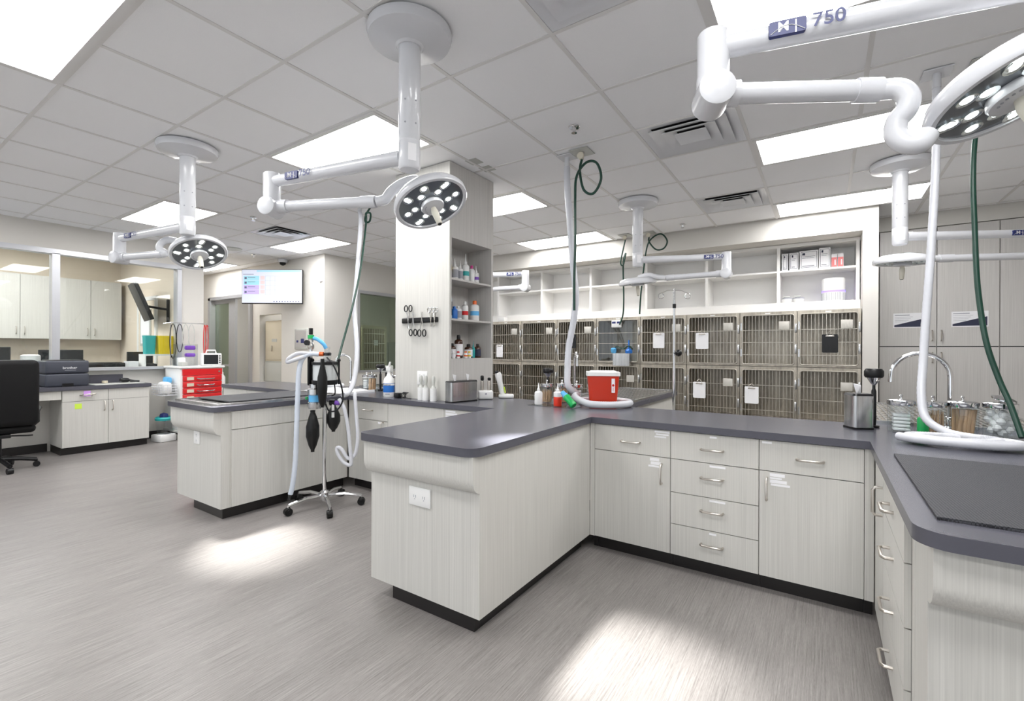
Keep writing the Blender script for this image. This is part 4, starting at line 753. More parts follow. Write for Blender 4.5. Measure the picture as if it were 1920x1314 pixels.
t = thing('scale_display', 'grey scale readout on a black post near the interior window', 'scale', (-4.25, 3.74, ZT+.0005), YAW); MB().box(-.05, .05, -.02, .02, 0, .012).box(-.012, .012, -.012, .012, .012, .20).build('post', BLK, t); MB().rbox(-.075, .075, -.022, .022, .20, .28, .008).build('case', GREYE, t); MB().box(-.05, .02, -.0235, -.022, .22, .26).build('readout', SCR, t)
# magnetic strip and scissors on the column
t = thing('magnetic_strip', 'black magnetic tool strip on the front of the column', 'tool strip', (-3.18, 3.205, 1.68)); MB().rbox(-3.415, -2.95, 3.190, 3.2095, 1.655, 1.705, .008).build('bar', BLK, t, True)
def scissors(x, z, s, flip, mat, label):
    t = thing('scissors', label, 'scissors', (x, 3.188, z), group='scissors on the magnetic strip'); f = -1 if flip else 1
    for q in (-1, 1):
        MB().tube([(x+q*.022*s, 3.182, z-f*.11*s), (x+q*.005*s, 3.183, z-f*.03*s), (x-q*.008*s, 3.183, z+f*.055*s)], .0045, 6).build('blade', CHR, t, True)
        MB().tube([(x+q*.03*s+.021*s*math.cos(a), 3.182, z-f*.135*s+.03*s*math.sin(a)) for a in (2*PI*i/14 for i in range(14))], .0055, 6, True).build('finger_ring', mat, t, True)
scissors(-3.315, 1.66, 1.0, True, BLK, 'black handled scissors with rings upward on the strip'); scissors(-3.25, 1.70, 1.0, False, BLK, 'black handled scissors hanging second on the strip'); scissors(-3.135, 1.70, 1.05, False, BLK, 'black handled scissors hanging between the others on the strip'); scissors(-3.02, 1.66, .8, True, CHR, 'steel scissors with rings upward, larger of the two'); scissors(-2.975, 1.665, .75, True, CHR, 'smaller steel scissors at the end of the strip')
# bottles on the column shelves
for (y, r, h, body, cap, lab, sp, z, lb) in (
    (3.285, .032, .27, PLA, PLA, YEL, False, 2.063, 'tall white bottle with yellow label on the top shelf'), (3.375, .036, .20, PLA, PLA, INKG, True, 2.063, 'white ear cleaner bottle with grey label on the top shelf'), (3.455, .028, .19, PLA, PLA, INKG, True, 2.063, 'slim white nozzle bottle on the top shelf'), (3.535, .036, .27, PLA, PLA, TEAL, True, 2.063, 'tall nozzle bottle with teal label on the top shelf'), (3.63, .03, .17, PLA, MAGE, None, False, 2.063, 'white bottle with magenta cap on the top shelf'), (3.70, .03, .18, PLA, PLA, PURP, True, 2.063, 'white nozzle bottle with purple label on the top shelf'),
    (3.285, .036, .26, M('pale_blue_bottle', (.55, .65, .70), .3), PLA, INK, False, 1.690, 'large pale bottle with dark label on the middle shelf'), (3.37, .032, .12, BLUE, BLUE, None, False, 1.690, 'short blue tub on the middle shelf'), (3.43, .034, .13, PLA, PLA, INKG, False, 1.690, 'short white tub with printed label on the middle shelf'), (3.53, .032, .18, PLA, PLA, RED, False, 1.690, 'white bottle with red stripe on the middle shelf'), (3.68, .045, .20, PLA, ORAN, LBLU, False, 1.690, 'white pump bottle with orange cap on the middle shelf'),
    (3.275, .026, .13, BROWN, BLK, PAPER, False, 1.3225, 'smallest brown vial by the column front panel'), (3.345, .034, .14, BROWN, BLK, PAPER, False, 1.3225, 'brown vial with white label beside the smallest brown vial'), (3.435, .040, .22, BROWN, BLK, PAPER, False, 1.3225, 'tall brown medicine bottle on the bottom shelf'), (3.585, .040, .135, BROWN, BLK, PAPER, False, 1.3225, 'squat brown bottle with white label on the bottom shelf'), (3.66, .018, .17, TEAL, TEAL, None, True, 1.3225, 'teal tube standing on the bottom shelf'), (3.73, .034, .14, BROWN, BLK, INK, False, 1.3225, 'brown vial with dark label at the back of the bottom shelf')):
    bottle(-2.90, y, z+.0005, r, h, body, lb, cap, lab, .4, sp, group='bottles on the column shelves', sq=.82)
for y, mt, lb in ((3.30, PAPER, 'tiny vial with white label before the brown bottles'), (3.365, RED, 'tiny vial with red label before the brown bottles'), (3.475, ORAN, 'tiny vial with orange red label before the tall bottle'), (3.53, YEL, 'tiny vial with yellow label on the bottom shelf')): bottle(-2.845, y, 1.323, .018, .065, PLA, lb, mt, mt, .6, group='bottles on the column shelves')
# drip pole
t = thing('drip_pole', 'chrome drip pole with hooks standing before the kennels', 'drip pole', (-1.17, 4.5, 0)); MB().cyl((0, 0, .06), (0, 0, 1.25), .014, n=14).build('lower_tube', CHR, t); MB().cyl((0, 0, 1.25), (0, 0, 1.985), .010, n=12).build('upper_tube', CHR, t); MB().cyl((0, 0, 1.80), (0, 0, 1.84), .016, n=12).build('collar', BLK, t); MB().ball((.045, -.02, 1.38), .032, 10).cyl((0, 0, 1.38), (.04, -.02, 1.38), .01, n=8).build('clamp_knob', BLK, t)
for k in range(5):
    a = 2*PI*k/5+.3; MB().tube([(0, 0, .09), (.15*math.cos(a), .15*math.sin(a), .085), (.27*math.cos(a), .27*math.sin(a), .06)], .011, 8).cyl((.27*math.cos(a), .27*math.sin(a)-.012, .028), (.27*math.cos(a), .27*math.sin(a)+.012, .028), .028, n=12).build('leg', CHR, t)
cr, sr = math.cos(YAW), math.sin(YAW)
for q in (-1, 1):
    MB().tube([(0, 0, 1.97), (q*.07*cr, q*.07*sr, 1.965), (q*.115*cr, q*.115*sr, 1.945)]+[((q*.125+.026*math.cos(a))*cr, (q*.125+.026*math.cos(a))*sr, 1.915+.026*math.sin(a)) for a in (PI/2-q*2*PI*i/10 for i in range(10))], .0045, 6).build('hook', CHR, t)

# ================================================================ anaesthesia stand (local x = across, z = up, built around its pole)
AS = thing('anaesthesia_stand', 'chrome anaesthesia machine stand on castors beside the tray topped island', 'anaesthesia machine', (-3.70, 2.55, 0), YAW)
def A(px, py, dy=0.): return ((px-606)*.00475, dy, 1.40-(py-655)*.00475)
MB().lathe([(.035, .06), (.04, .075), (.04, .135), (.022, .15)], (0, 0, 0), 18).build('base_hub', CHR, AS); MB().cyl((0, 0, .14), (0, 0, 1.10), .019, n=18).build('pole', CHR, AS)
for k in range(5):
    a = math.radians(-99+72*k)-YAW; ca, sa = math.cos(a), math.sin(a)
    l = MB().tube([(.03*ca, .03*sa, .105), (.17*ca, .17*sa, .110), (.29*ca, .29*sa, .088), (.315*ca, .315*sa, .080)], .0155, 8).cyl((.315*ca, .315*sa, .085), (.315*ca, .315*sa, .05), .009, n=8).build('leg', CHR, AS)
    MB().cyl((.315*ca-.022*sa, .315*sa+.022*ca, .033), (.315*ca+.022*sa, .315*sa-.022*ca, .033), .0325, n=18).ball((.315*ca, .315*sa, .045), .028, 10).build('castor', RUB, l)
MB().lathe([(.105, 1.09), (.110, 1.105), (.110, 1.13)], (.0, 0, 0), 28).build('canister_base', BLK, AS); MB().lathe([(.100, 1.13), (.100, 1.265)], (0, 0, 0), 28).build('absorber_canister', PLA, AS)
MB().lathe([(.1025, 1.1305), (.1025, 1.2645)], (0, 0, 0), 28, cap=False).build('canister_wall', CLR, AS); MB().lathe([(.110, 1.265), (.110, 1.290), (.07, 1.30), (.045, 1.31)], (0, 0, 0), 28).build('canister_lid', BLK, AS)
for sx in (-1, 1): MB().cyl((sx*.118, .02, 1.09), (sx*.118, .02, 1.295), .009, n=8).ball((sx*.118, .02, 1.305), .017, 8).build('clamp_rod', BLK, AS)
MB().rbox(-.150, -.128, -.02, .05, 1.08, 1.36, .008).rbox(-.14, -.02, .03, .05, 1.08, 1.11, .006).build('bracket', BLK, AS)
MB().lathe([(.030, 1.31), (.034, 1.33), (.034, 1.36), (.018, 1.37), (.018, 1.40), (.024, 1.405), (.024, 1.425)], (.02, 0, 0), 16).build('valve_dome', CLR, AS); MB().rbox(-.005, .05, -.03, .03, 1.345, 1.375, .01).build('valve_block', BLK, AS); MB().cyl((-.005, -.02, 1.36), (-.04, -.02, 1.36), .020, n=12).build('orange_port', ORAN, AS)
MB().lathe([(.020, 1.40), (.028, 1.42), (.028, 1.45), (.020, 1.46), (.020, 1.49), (.026, 1.495), (.026, 1.53), (.014, 1.535), (.014, 1.58)], (-.125, 0, 0), 16).build('pop_off_valve', NICK, AS); MB().cyl((-.125, 0, 1.535), (-.125, 0, 1.59), .017, n=12).build('valve_knob', BLK, AS); MB().cyl((-.125, 0, 1.497), (-.125, 0, 1.528), .0275, n=14).build('green_ring', GRNB, AS)
MB().cyl((-.145, -.02, 1.46), (-.145, -.045, 1.46), .024, n=14).build('pressure_gauge', BLK, AS); MB().cyl((-.125, 0, 1.33), (-.125, 0, 1.41), .014, n=10).build('valve_stem', CHR, AS)
MB().tube(smooth_path([(-.10, 0, 1.50), (-.06, -.01, 1.49), (-.01, -.01, 1.45), (.01, 0, 1.41)]), .017, 10).build('blue_tube', LBLU, AS)
MB().lathe([(.055, .88), (.06, .90), (.06, .935), (.05, .94), (.05, 1.00), (.062, 1.005), (.062, 1.05), (.045, 1.06), (.045, 1.095)], (-.075, -.03, 0), 22).build('vaporiser', STEELB, AS); MB().lathe([(.0515, .942), (.0515, .998)], (-.075, -.03, 0), 22, cap=False).build('vaporiser_label', LBLU, AS); MB().cyl((-.14, -.03, .97), (-.155, -.03, .97), .014, n=10).build('vaporiser_port', GRNB, AS)
for (x, y, zt, zb_, rx) in ((-.085, -.05, .865, .50, .056), (.055, .06, .90, .66, .06)):
    h = zt-zb_; MB().lathe([(.016, 0), (.016, h*.05), (rx*.6, h*.15), (rx, h*.38), (rx*.98, h*.62), (rx*.6, h*.85), (.02, h*.95), (.022, h)], (x, y, zb_), 20).build('breathing_bag', RUB, AS)
MB().lathe([(.012, 0), (.03, .05), (.042, .16), (.040, .26), (.018, .36), (.016, .42)], (.025, -.115, .90), 20).build('breathing_bag', RUB, AS)
MB().cyl((.10, -.02, .93), (.055, -.02, .93), .026, n=14).build('exhaust_port', BLK, AS); MB().cyl((.10, -.02, .93), (.14, -.02, .925), .020, n=14).build('purple_adapter', PURP, AS); MB().cyl((.085, -.03, .92), (.085, -.03, .80), .012, n=10).build('relief_tube', PLA, AS)
MB().tube(smooth_path([(.03, -.03, 1.33), (.10, -.06, 1.26), (.16, -.05, 1.10), (.175, -.04, .96), (.13, -.05, .87), (.06, -.05, .86), (.02, -.03, .92)]), .007, 8).build('gas_tube', BLK, AS)
MB().tube(smooth_path([(.06, .0, 1.29), (.085, -.02, 1.15), (.10, -.02, 1.02), (.07, -.02, .99)]), .006, 8).build('gas_tube', BLK, AS)
MB().tube(smooth_path([A(598, 664, -.04), A(585, 663, -.06), A(572, 671, -.08), A(566, 695, -.09), A(564, 740, -.09), A(562, 800, -.09), A(559, 860, -.08), A(553, 905, -.07), A(549, 922, -.07)], 10), .021, 12, rib=.04).build('breathing_hose', HOSEB, AS)
MB().cyl(A(549, 922, -.07), A(546, 932, -.07), .016, n=12).build('hose_connector', CLR, AS)
MB().tube(smooth_path([A(585, 663, -.06), A(566, 662, -.10), A(552, 670, -.12), A(548, 678, -.12), A(562, 674, -.13), A(576, 668, -.10)], 8), .017, 10).build('breathing_hose', HOSE, AS)
MB().tube(smooth_path([A(634, 747, -.02), A(645, 765, -.03), A(652, 800, -.03), A(656, 840, -.03), A(658, 868, -.03), A(646, 866, -.03), A(634, 850, -.03), A(632, 838, -.03), A(640, 840, -.03), A(652, 858, -.02), A(664, 850, -.01), A(668, 820, 0), A(664, 780, .02), A(659, 745, .05), A(657, 738, .08)], 8), .016, 10, rib=.03).build('breathing_hose', HOSE, AS)

# ================================================================ wall screen, boxes and hall
t = thing('television', 'wall mounted flat screen showing a weekly schedule table', 'television', (-8.448, 4.72, 2.553), YAW)
HW, HH = .559, .316
MB().rbox(-HW, HW, .0, .04, -HH, HH, .006).build('case', BLK, t); MB().rbox(-.2, .2, .04, .07, -.15, .15, .01).tube([(0, .06, 0), (-.02, .20, 0), (.0, .36, 0), (.0, .479, 0)], .02, 8).build('mount', BLK, t); MB().box(-HW+.008, HW-.008, -.0015, -.0002, -HH+.016, HH-.008).build('screen', SCRW, t)
def sq(nm, mt, x0, x1, z0, z1, lay=1, kind=None): return MB().box(HW*x0, HW*x1, -.0015-.0006*lay, -.0015-.0006*(lay-1), HH*z0, HH*z1).build(nm, mt, t, kind=kind)
for q, mt in enumerate((SCRB, SCRB, SCRV, SCRV)):
    zc_ = .50-.27*q; sq('schedule_row', mt, -.93, -.42, zc_-.13, zc_+.12); sq('row_icon', SCRK, -.90, -.83, zc_-.07, zc_+.05, 2); sq('row_text', SCRK, -.79, -.55, zc_+.02, zc_+.045, 2)
for q in range(4): sq('schedule_cell', SCRR, -.38, -.24, .40-.27*q, .62-.27*q)
m = MB()
for q in range(5): m.box(-.22*HW, .92*HW, -.0021, -.0015, HH*(.62-.27*q)-.0008, HH*(.62-.27*q)+.0008)
for q in range(8): m.box(HW*(-.22+.16*q)-.0008, HW*(-.22+.16*q)+.0008, -.0021, -.0015, -.46*HH, .62*HH)
m.build('schedule_lines', INKG, t, kind='stuff'); sq('address_bar', SCRB, -.50, .96, .86, .95); sq('menu_line', SCRK, -.95, -.6, .70, .73)
m = MB()
for q in range(10): m.box(HW*(.05+.09*q), HW*(.09+.09*q), -.0021, -.0015, -.90*HH, -.85*HH)
m.build('taskbar_icons', SCRK, t, kind='stuff')
t = thing('control_box', 'grey metal panel box on the wall below the screen', 'panel box', (-8.12, 5.11, 1.42)); MB().rbox(-8.33, -7.93, 5.09, 5.1195, 1.41, 1.79, .006).build('case', GREYE, t, True); MB().box(-8.30, -7.96, 5.088, 5.0895, 1.44, 1.76).build('door', ALU, t, True); MB().box(-8.26, -8.20, 5.087, 5.0879, 1.53, 1.57).box(-8.12, -8.02, 5.087, 5.0879, 1.52, 1.60).build('notice', LOGO, t, True, 'stuff')
tag(MB().rbox(-7.58, -7.50, 5.09, 5.1195, 2.62, 2.80, .01).build('motion_sensor', WHT), 'small white sensor high on the wall by the corner', 'sensor')
t = thing('drug_safe', 'beige steel safe with keypad in the wall recess', 'safe', (-9.22, 5.4, 1.17)); MB().box(-9.58, -8.86, 5.22, 5.70, 1.165, 1.98).build('case', BEIG, t, True); MB().rbox(-9.54, -8.92, 5.20, 5.2195, 1.19, 1.95, .008).build('door', BEIG, t, True); MB().box(-9.30, -9.12, 5.195, 5.1995, 1.55, 1.61).build('keypad', GREYE, t, True); MB().rbox(-9.31, -9.28, 5.18, 5.1995, 1.36, 1.48, .005).build('lever', NICK, t, True)
t = thing('steel_locker', 'grey steel locker under the beige safe', 'locker', (-9.22, 5.4, .745)); MB().box(-9.60, -8.84, 5.22, 5.70, .742, 1.163).build('case', GREYE, t, True); MB().rbox(-9.57, -8.90, 5.195, 5.2195, .76, 1.13, .008).build('door', GREYE, t, True); MB().box(-8.885, -8.86, 5.20, 5.2195, .85, 1.0).build('hinge', STEELB, t, True)
t = thing('wall_shelf', 'dark brown wall shelf with bracket beyond the glass door', 'shelf', (-10.3, 6.3, 1.05)); MB().box(-10.72, -9.73, 6.2, 6.599, 1.05, 1.10).build('board', WOODB, t, True); MB().box(-10.70, -10.66, 6.55, 6.599, .3, 1.049).tube([(-10.68, 6.24, 1.03), (-10.68, 6.55, .75)], .012, 6).build('bracket', BLK, t, True)
tag(MB().rbox(-10.65, -10.55, 6.58, 6.5995, 1.5, 1.66, .005).build('light_switch', WHT), 'white light switch beyond the glass door', 'switch')
# room behind the interior window
t = thing('kennel_rack', 'pale framed kennel seen through the interior window', 'kennel', (-8.9, 7.6, 0)); MB().box(-9.98, -8.62, 6.85, 7.55, 0, .95).box(-9.98, -9.9, 6.85, 7.55, .95, 1.95).box(-9.9, -8.62, 7.53, 7.55, .95, 1.95).build('body', STEEL, t, True); MB().box(-8.62, -8.58, 6.85, 6.89, .95, 1.95).box(-8.62, -8.58, 7.51, 7.55, .95, 1.95).box(-8.62, -8.58, 6.89, 7.51, 1.88, 1.95).build('frame', BEIG, t, True); m = MB()
for q in range(9): m.box(-8.604, -8.596, 6.93+.07*q, 6.938+.07*q, .95, 1.88)
for q in range(4): m.box(-8.606, -8.594, 6.89, 7.51, 1.1+.22*q, 1.112+.22*q)
m.build('wire_grid', WIRE, t, True, 'stuff'); MB().box(-8.588, -8.58, 7.18, 7.30, 1.5, 1.62).build('card', PAPER, t, True)
t = thing('wall_notice', 'faded red notice on the wall behind the interior window', 'notice', (-9.99, 8.2, 1.75)); MB().box(-9.999, -9.99, 8.25, 8.52, 1.70, 2.02).build('sheet', PINK, t, True)
t = thing('grey_cupboard', 'grey green cupboard seen through the interior window', 'cupboard', (-9.8, 8.4, 0)); MB().box(-9.999, -9.6, 8.1, 8.88, 0, 1.6).build('body', GREYE, t, True); MB().box(-9.6, -9.585, 8.13, 8.48, .1, 1.55).build('door', GREYE, t, True); MB().box(-9.6, -9.585, 8.50, 8.85, .1, 1.55).build('door', GREYE, t, True)
# ceiling panels added to brighten the adjoining rooms
for x0, x1, y0, y1, lb in ((-10.6, -9.4, .9, 2.3, 'added lit ceiling panel inside the glazed office'), (-10.6, -9.4, -2.2, -.8, 'added lit ceiling panel deeper inside the glazed office'), (-9.4, -8.5, 6.0, 6.7, 'added lit ceiling panel in the room behind the interior window'), (-11.6, -10.6, 5.6, 6.2, 'added lit ceiling panel beyond the glass door')):
    t = thing('ceiling_light', lb, 'ceiling light', ((x0+x1)/2, (y0+y1)/2, CEIL)); MB().box(x0, x1, y0, y1, CEIL+.0, CEIL+.029).build('frame', GRID, t, True); MB().box(x0+.03, x1-.03, y0+.03, y1-.03, CEIL-.006, CEIL-.0005).build('diffuser', DIFF, t, True)

# ================================================================ glazed office contents
for k in range(5):
    y0 = 3.37-.46*(k+1); lb = ['beside the corner', 'second from the corner', 'third from the corner', 'fourth from the corner', 'fifth from the corner'][k]
    t = base_unit('wall_cupboard', 'pale laminate wall cupboard in the glazed office, '+lb, (-11.35, y0, 1.47), PI/2, .458, .345, [('door', 0, .458, .10, 1.20, dict(hpos=(.41 if k % 2 else .05, .24), vert=True))], group='office wall cupboards', top=1.2, kick=False)
t = thing('office_counter', 'office counter behind the glass holding printers and screens', 'counter', (-9.3, 1.3, 0)); MB().box(-9.70, -8.935, -2, 3.44, .94, .98).build('top', TOP, t, True); MB().box(-9.6, -9.0, -2, 3.44, 0, .939).build('base', LAM, t, True)
t = thing('back_counter', 'long counter along the far office wall under the cupboards', 'counter', (-11.4, 1.3, 0)); MB().box(-11.695, -11.05, -2, 3.44, .88, .92).build('top', TOP, t, True); MB().box(-11.695, -11.1, -2, 3.44, 0, .879).build('base', LAM, t, True)
OZ = .9805
def monitor(x, y, z, w, h, rz, label):
    t = thing('desk_monitor', label, 'monitor', (x, y, z), rz); MB().rbox(-w/2, w/2, -.015, .02, .12, .12+h, .006).build('case', BLK, t); MB().box(-w/2+.015, w/2-.015, -.0165, -.0155, .135, .105+h).build('screen', SCR, t); MB().box(-.03, .03, .0, .02, .01, .13).rbox(-.1, .1, -.07, .09, 0, .012, .004).build('stand', BLK, t)
monitor(-9.25, 1.28, OZ, .5, .32, PI/2, 'dark monitor beside the dark cups on the office counter'); monitor(-9.60, 2.12, OZ, .50, .28, PI/2, 'dark monitor behind the white paper pile in the office'); monitor(-9.60, 3.10, OZ, .36, .25, PI/2, 'small dark monitor beside the yellow bin in the office')
def box_printer(x, y, z, w, d, h, rz, mat, label):
    t = thing('printer', label, 'printer', (x, y, z), rz); MB().rbox(-w/2, w/2, -d/2, d/2, 0, h*.48, .02, 3).build('paper_base', mat, t); MB().rbox(-w/2, w/2, -d/2, d/2, h*.49, h*.97, .02, 3).build('upper_body', mat, t); MB().rbox(-w/2+.03, w/2-.03, -d/2+.05, d/2-.06, h*.965, h, .01).build('output_tray', BLK, t); MB().box(-w*.13, w*.13, -d/2-.004, -d/2+.02, .0, h*.12).build('tray_grip', BLK, t); return t
p = box_printer(-8.49, 1.895, .9005, .43, .40, .35, PI/2, NAVY, 'charcoal laser printer on the desk by the glass'); text('printer_lettering', 'brother', .045, WHT, p, frame_m((.02, -.2006, .245), (1, 0, 0), (0, 0, 1))); MB().box(-.03, .08, -.2012, -.2, .212, .218).build('printer_model_print', INKG, p)
box_printer(-9.25, 2.52, OZ, .46, .34, .21, PI/2, BLK, 'black printer behind the glass next to the paper pile'); box_printer(-9.35, 3.10, OZ, .26, .2, .18, PI/2, BLK, 'small black printer behind the glass by the cart')
t = thing('paper_pile', 'crumpled white paper pile behind the office glass', 'paper', (-9.16, 2.12, OZ)); MB().rbox(-.1, .1, -.12, .12, 0, .10, .03).build('stack', PAPER, t); MB().rbox(-.06, .08, -.07, .05, .10, .2, .04).build('crumpled_sheet', PAPER, t)
tag(MB().box(-9.30, -9.10, 2.79, 2.92, OZ, OZ+.22).build('white_carton', PAPER), 'plain white carton on the office counter between the black printers', 'carton')
t = thing('air_purifier', 'white cylindrical air purifier with violet ring behind the office glass', 'air purifier', (-9.12, 1.70, OZ)); MB().lathe([(.095, 0), (.10, .01), (.10, .17)], (0, 0, 0), 24).build('base', PLA, t); MB().lathe([(.1005, .17), (.1005, .195)], (0, 0, 0), 24).build('light_ring', GLOWP, t); MB().lathe([(.10, .195), (.10, .32), (.08, .335)], (0, 0, 0), 24).build('upper_body', PLA, t)
for y, lb in ((1.40, 'dark pen cup behind the office glass'), (1.50, 'dark speaker cup beside the pen cup')): tag(MB().lathe([(.035, 0), (.04, .02), (.042, .2), (.03, .2)], (-9.02, y, OZ), 16).build('dark_cup', BLK), lb, 'cup')
t = thing('riser_shelf', 'white riser shelf on the office counter under the bins', 'shelf', (-9.06, 3.18, OZ)); MB().box(-9.19, -8.94, 2.95, 3.42, 1.29, 1.315).box(-9.19, -8.94, 2.95, 2.965, OZ, 1.2895).box(-9.19, -8.94, 3.405, 3.42, OZ, 1.2895).build('shelf_board', PLA, t, True)
BZ = 1.3155
t = thing('plastic_bin', 'yellow plastic bin behind the glass beside the cart', 'bin', (-9.06, 3.265, BZ)); taper(.095, .115, .11, .13, 0, .28, .015).build('tub', YEL, t); taper(.115, .135, .115, .135, .2805, .30, .015).build('lid', YEL, t)
t = thing('plastic_bin', 'teal plastic bin standing beside the yellow bin behind the glass', 'bin', (-9.06, 3.045, BZ)); taper(.06, .065, .07, .072, 0, .28, .015).build('tub', TEAL, t); taper(.073, .075, .073, .075, .2805, .30, .015).build('lid', TEAL, t)
t = thing('arm_television', 'black television tilted on a wall arm inside the office', 'television', (-9.6, 3.43, 1.95)); MB().rbox(-9.42, -9.38, 3.41, 3.449, 1.85, 2.25, .006).build('wall_plate', BLK, t, True); MB().tube([(-9.40, 3.41, 2.08), (-9.50, 3.30, 2.10), (-9.68, 3.18, 2.14)], .02, 8).build('arm', BLK, t, True)
_c = Vector((-9.70, 3.14, 2.20)); m = MB().rbox(-.33, .33, -.03, .03, -.33, .33, .008); R4 = Matrix.Rotation(math.atan2(.307, -.951)+.12, 4, 'Z') @ Matrix.Rotation(-.36, 4, 'X'); m.v = [tuple(R4 @ Vector(p)+_c) for p in m.v]; m.build('panel', BLK, t, True)
d = struct('door_2', MB().box(-10.75, -10.68, 3.42, 3.449, 0, 2.35).box(-9.95, -9.88, 3.42, 3.449, 0, 2.35).box(-10.68, -9.95, 3.42, 3.449, 2.28, 2.35), PLA); MB().box(-10.68, -9.95, 3.43, 3.448, 0, 2.28).build('door_leaf', WALLW, d); MB().box(-10.58, -10.10, 3.415, 3.4295, 1.45, 2.12).build('window_frame', GREYE, d); MB().box(-10.53, -10.15, 3.409, 3.4145, 1.5, 2.07).build('posted_sheet', PAPER, d)

# ================================================================ desk things, chair, bin, cart
t = thing('desk_pad', 'thin beige pad lying on the desk next to the printer', 'desk pad', (-8.45, 2.45, .9005)); MB().box(-8.66, -8.26, 2.17, 2.73, .9005, .905).build('pad', GREYE, t, True)
tag(MB().lathe([(.02, 0), (.035, .004), (.035, .035), (.02, .035)], (-8.6, 2.36, .9055), 18).build('tape_roll', BEIG), 'small tan tape roll on the desk pad', 'tape')
t = thing('glove_pair', 'black gloves crumpled on the desk pad', 'gloves', (-8.56, 2.60, .9055)); MB().rbox(-8.62, -8.50, 2.52, 2.63, .912, .97, .03, 3).build('palm', BLK, t, True)
for q in range(4): MB().tube([(-8.53+.015*q, 2.62, .945-.008*q), (-8.49+.02*q, 2.68+.012*q, .925)], .011, 7).build('finger', BLK, t, True)
tag(MB().box(-8.77, -8.45, 1.45, 1.62, .9005, .93).build('black_binder', BLK), 'black binder lying beside the printer', 'binder')
OC = thing('office_chair', 'black padded high back office chair at the desk', 'chair', (-7.84, 1.20, 0), -.10)
MB().rbox(.16, .30, -.33, .31, .52, 1.27, .06, 4).build('backrest', LEA, OC); MB().rbox(-.33, .22, -.29, .29, .43, .53, .045, 3).build('seat', LEA, OC); MB().cyl((0, 0, .12), (0, 0, .43), .03, n=14).build('gas_column', BLK, OC); MB().rbox(-.12, .22, -.09, .09, .39, .43, .01).build('tilt_mechanism', BLK, OC); MB().tube([(.1, .09, .40), (.12, .22, .39), (.12, .27, .39)], .008, 6).build('tilt_lever', BLK, OC)
for s in (-1, 1): MB().tube([(-.10, s*.27, .46), (-.10, s*.33, .52), (-.10, s*.33, .70), (.10, s*.33, .70), (.2, s*.30, .66)], .018, 8).build('armrest', BLK, OC)
for k in range(5):
    a = 2*PI*k/5+1.5; ca, sa = math.cos(a), math.sin(a); l = MB().tube([(.02*ca, .02*sa, .135), (.18*ca, .18*sa, .115), (.31*ca, .31*sa, .085)], .024, 8).build('leg', BLK, OC); MB().cyl((.31*ca-.025*sa, .31*sa+.025*ca, .033), (.31*ca+.025*sa, .31*sa-.025*ca, .033), .032, n=16).cyl((.31*ca, .31*sa, .03), (.31*ca, .31*sa, .09), .010, n=8).build('castor', BLK, l)
t = thing('waste_bin', 'clear waste bin with teal liner on a white base beside the desk', 'waste bin', (-8.35, 3.00, 0), .2); MB().rbox(-.12, .12, -.12, .12, 0, .11, .02).build('base', PLA, t); MB().lathe([(.085, .11), (.105, .34)], (0, 0, 0), 22).build('bin', CLR, t); MB().lathe([(.112, .32), (.118, .35), (.104, .37), (.09, .36)], (0, 0, 0), 22).build('liner', TEAL, t); MB().rbox(-.06, .05, -.05, .05, .30, .43, .04).build('rubbish', LOGO, t)
CT = thing('crash_cart', 'red and white drawer cart against the office wall', 'cart', (-8.12, 3.13, 0), PI/2)
MB().rbox(0, .61, .02, .56, .16, 1.10, .01).build('body', PLA, CT); MB().rbox(-.02, .63, -.01, .58, 1.10, 1.135, .012).build('top', PLA, CT); MB().rbox(-.02, .63, -.01, .58, .12, .16, .012).build('bumper', LBLU if 0 else GREYE, CT)
MB().box(.025, .585, -.006, .02, .995, 1.09).build('top_rail', RED, CT); MB().cyl((.54, -.006, 1.045), (.54, -.014, 1.045), .014, n=12).build('lock', NICK, CT)
z = .992
for h in (.095, .095, .095, .13, .13, .20):
    dr = MB().rbox(.03, .58, -.012, .02, z-h+.004, z-.002, .006).build('drawer', RED, CT); MB().tube([(.22, -.013, z-h*.5), (.25, -.035, z-h*.5-.01), (.44, -.035, z-h*.5-.01), (.47, -.013, z-h*.5)], .008, 6).build('handle', CHR, dr); MB().box(.08, .175, -.0135, -.0122, z-h*.75, z-h*.25).build('drawer_label', BEIG, dr); z -= h
for x in (.06, .55):
    for y in (.08, .5): MB().cyl((x-.02, y, .05), (x+.02, y, .05), .05, n=16).cyl((x, y, .05), (x, y, .12), .012, n=8).build('castor', BLK, CT)
b = MB()
for q in range(7): b.box(-.22+.0, -.025, .06+.06*q, .065+.06*q, .70, .705)
for q in range(5): zz = .70+.04*q; b.tube([(-.22, .05, zz), (-.025, .05, zz), (-.025, .44, zz), (-.22, .44, zz)], .004, 5, True)
for q in range(7): b.box(-.223, -.218, .06+.06*q, .065+.06*q, .70, .86)
for q in range(4): b.box(-.20+.05*q, -.196+.05*q, .047, .053, .70, .86)
b.build('side_basket', WHT, CT, kind='stuff'); MB().rbox(-.19, -.06, .10, .36, .71, .90, .05).build('basket_supplies', PLA, CT); MB().rbox(-.10, -.03, .2, .4, .87, .97, .03).build('blue_pack', LBLU, CT)
for x in (.05, .57): MB().cyl((x, .5, 1.135), (x, .5, 1.82), .009, n=8).build('rack_post', CHR, CT)
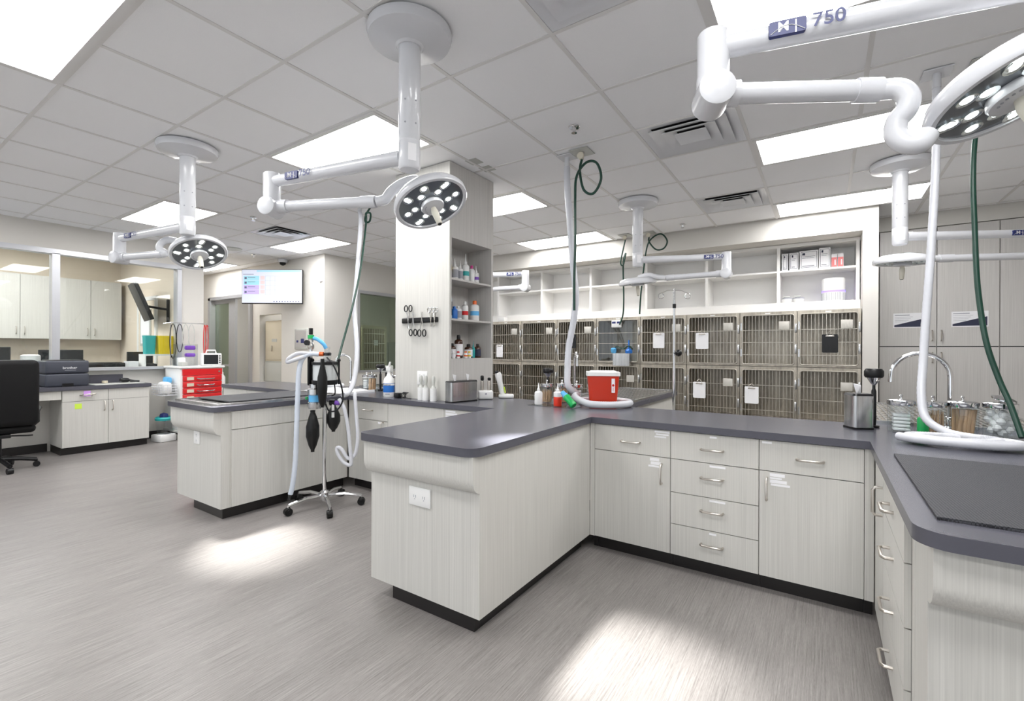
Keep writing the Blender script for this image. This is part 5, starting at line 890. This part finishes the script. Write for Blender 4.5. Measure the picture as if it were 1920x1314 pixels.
MB().tube([(-.05, .5, 1.80), (.05, .5, 1.82), (.57, .5, 1.82), (.60, .5, 1.78)], .008, 7).build('rack_bar', CHR, CT)
for k, (x, mt, dz) in enumerate(((.08, BLK, .55), (.17, BLK, .45), (.25, GREYE, .40), (.33, GREYE, .36), (.52, RED, .50), (.55, RED, .45))):
    MB().tube([(x+.045*math.sin(a)*(1 if k < 4 else .4), .49-.01*k, 1.80-dz/2+dz/2*math.cos(a)) for a in (2*PI*i/20 for i in range(20))], .006, 6, True).build('hung_cable', mt, CT)
t = thing('patient_monitor', 'small white patient monitor with handle on the cart', 'monitor', (-8.23, 3.60, 1.1355), PI/2-.15); MB().rbox(-.14, .14, -.06, .06, 0, .20, .02, 3).build('case', PLA, t); MB().box(-.115, .085, -.0615, -.0602, .025, .175).build('screen', SCR, t); MB().tube([(-.07, 0, .2), (-.06, 0, .245), (.06, 0, .245), (.07, 0, .2)], .012, 8).build('handle', PLA, t)
for q in range(4): MB().box(.098, .118, -.0622, -.0602, .04+.035*q, .06+.035*q).build('button', BLK, t).location = (0, 0, 0)
t = thing('supply_organiser', 'clear plastic organiser with purple packs on the cart', 'organiser', (-8.42, 3.34, 1.1355), PI/2); MB().box(-.17, .12, -.07, .07, 0, .004).box(-.17, .12, .066, .07, .004, .34).box(-.17, -.166, -.07, .066, .004, .34).box(.116, .12, -.07, .066, .004, .34).build('frame', CLR, t); MB().rbox(-.03, .10, -.05, .05, .14, .20, .02).build('purple_pack', PURP, t); MB().rbox(-.03, .10, -.05, .05, .25, .32, .02).build('purple_pack', PURP, t); MB().rbox(-.14, -.04, -.05, .05, .01, .13, .02).build('white_pack', PLA, t)
tag(MB().rbox(-8.30, -8.16, 3.16, 3.24, 1.1355, 1.20, .01).build('grey_gadget', GREYE), 'small grey device on the cart beside the organiser', 'device')
t = thing('hung_bottle', 'white plastic bottle hung on the cart side', 'bottle', (-8.30, 3.80, .80)); MB().lathe([(.035, 0), (.045, .01), (.045, .14), (.02, .18), (.02, .22)], (0, 0, 0), 14).build('body', PLA, t); MB().box(-.02, .02, -.055, -.04, .08, .2).build('hook', PLA, t)
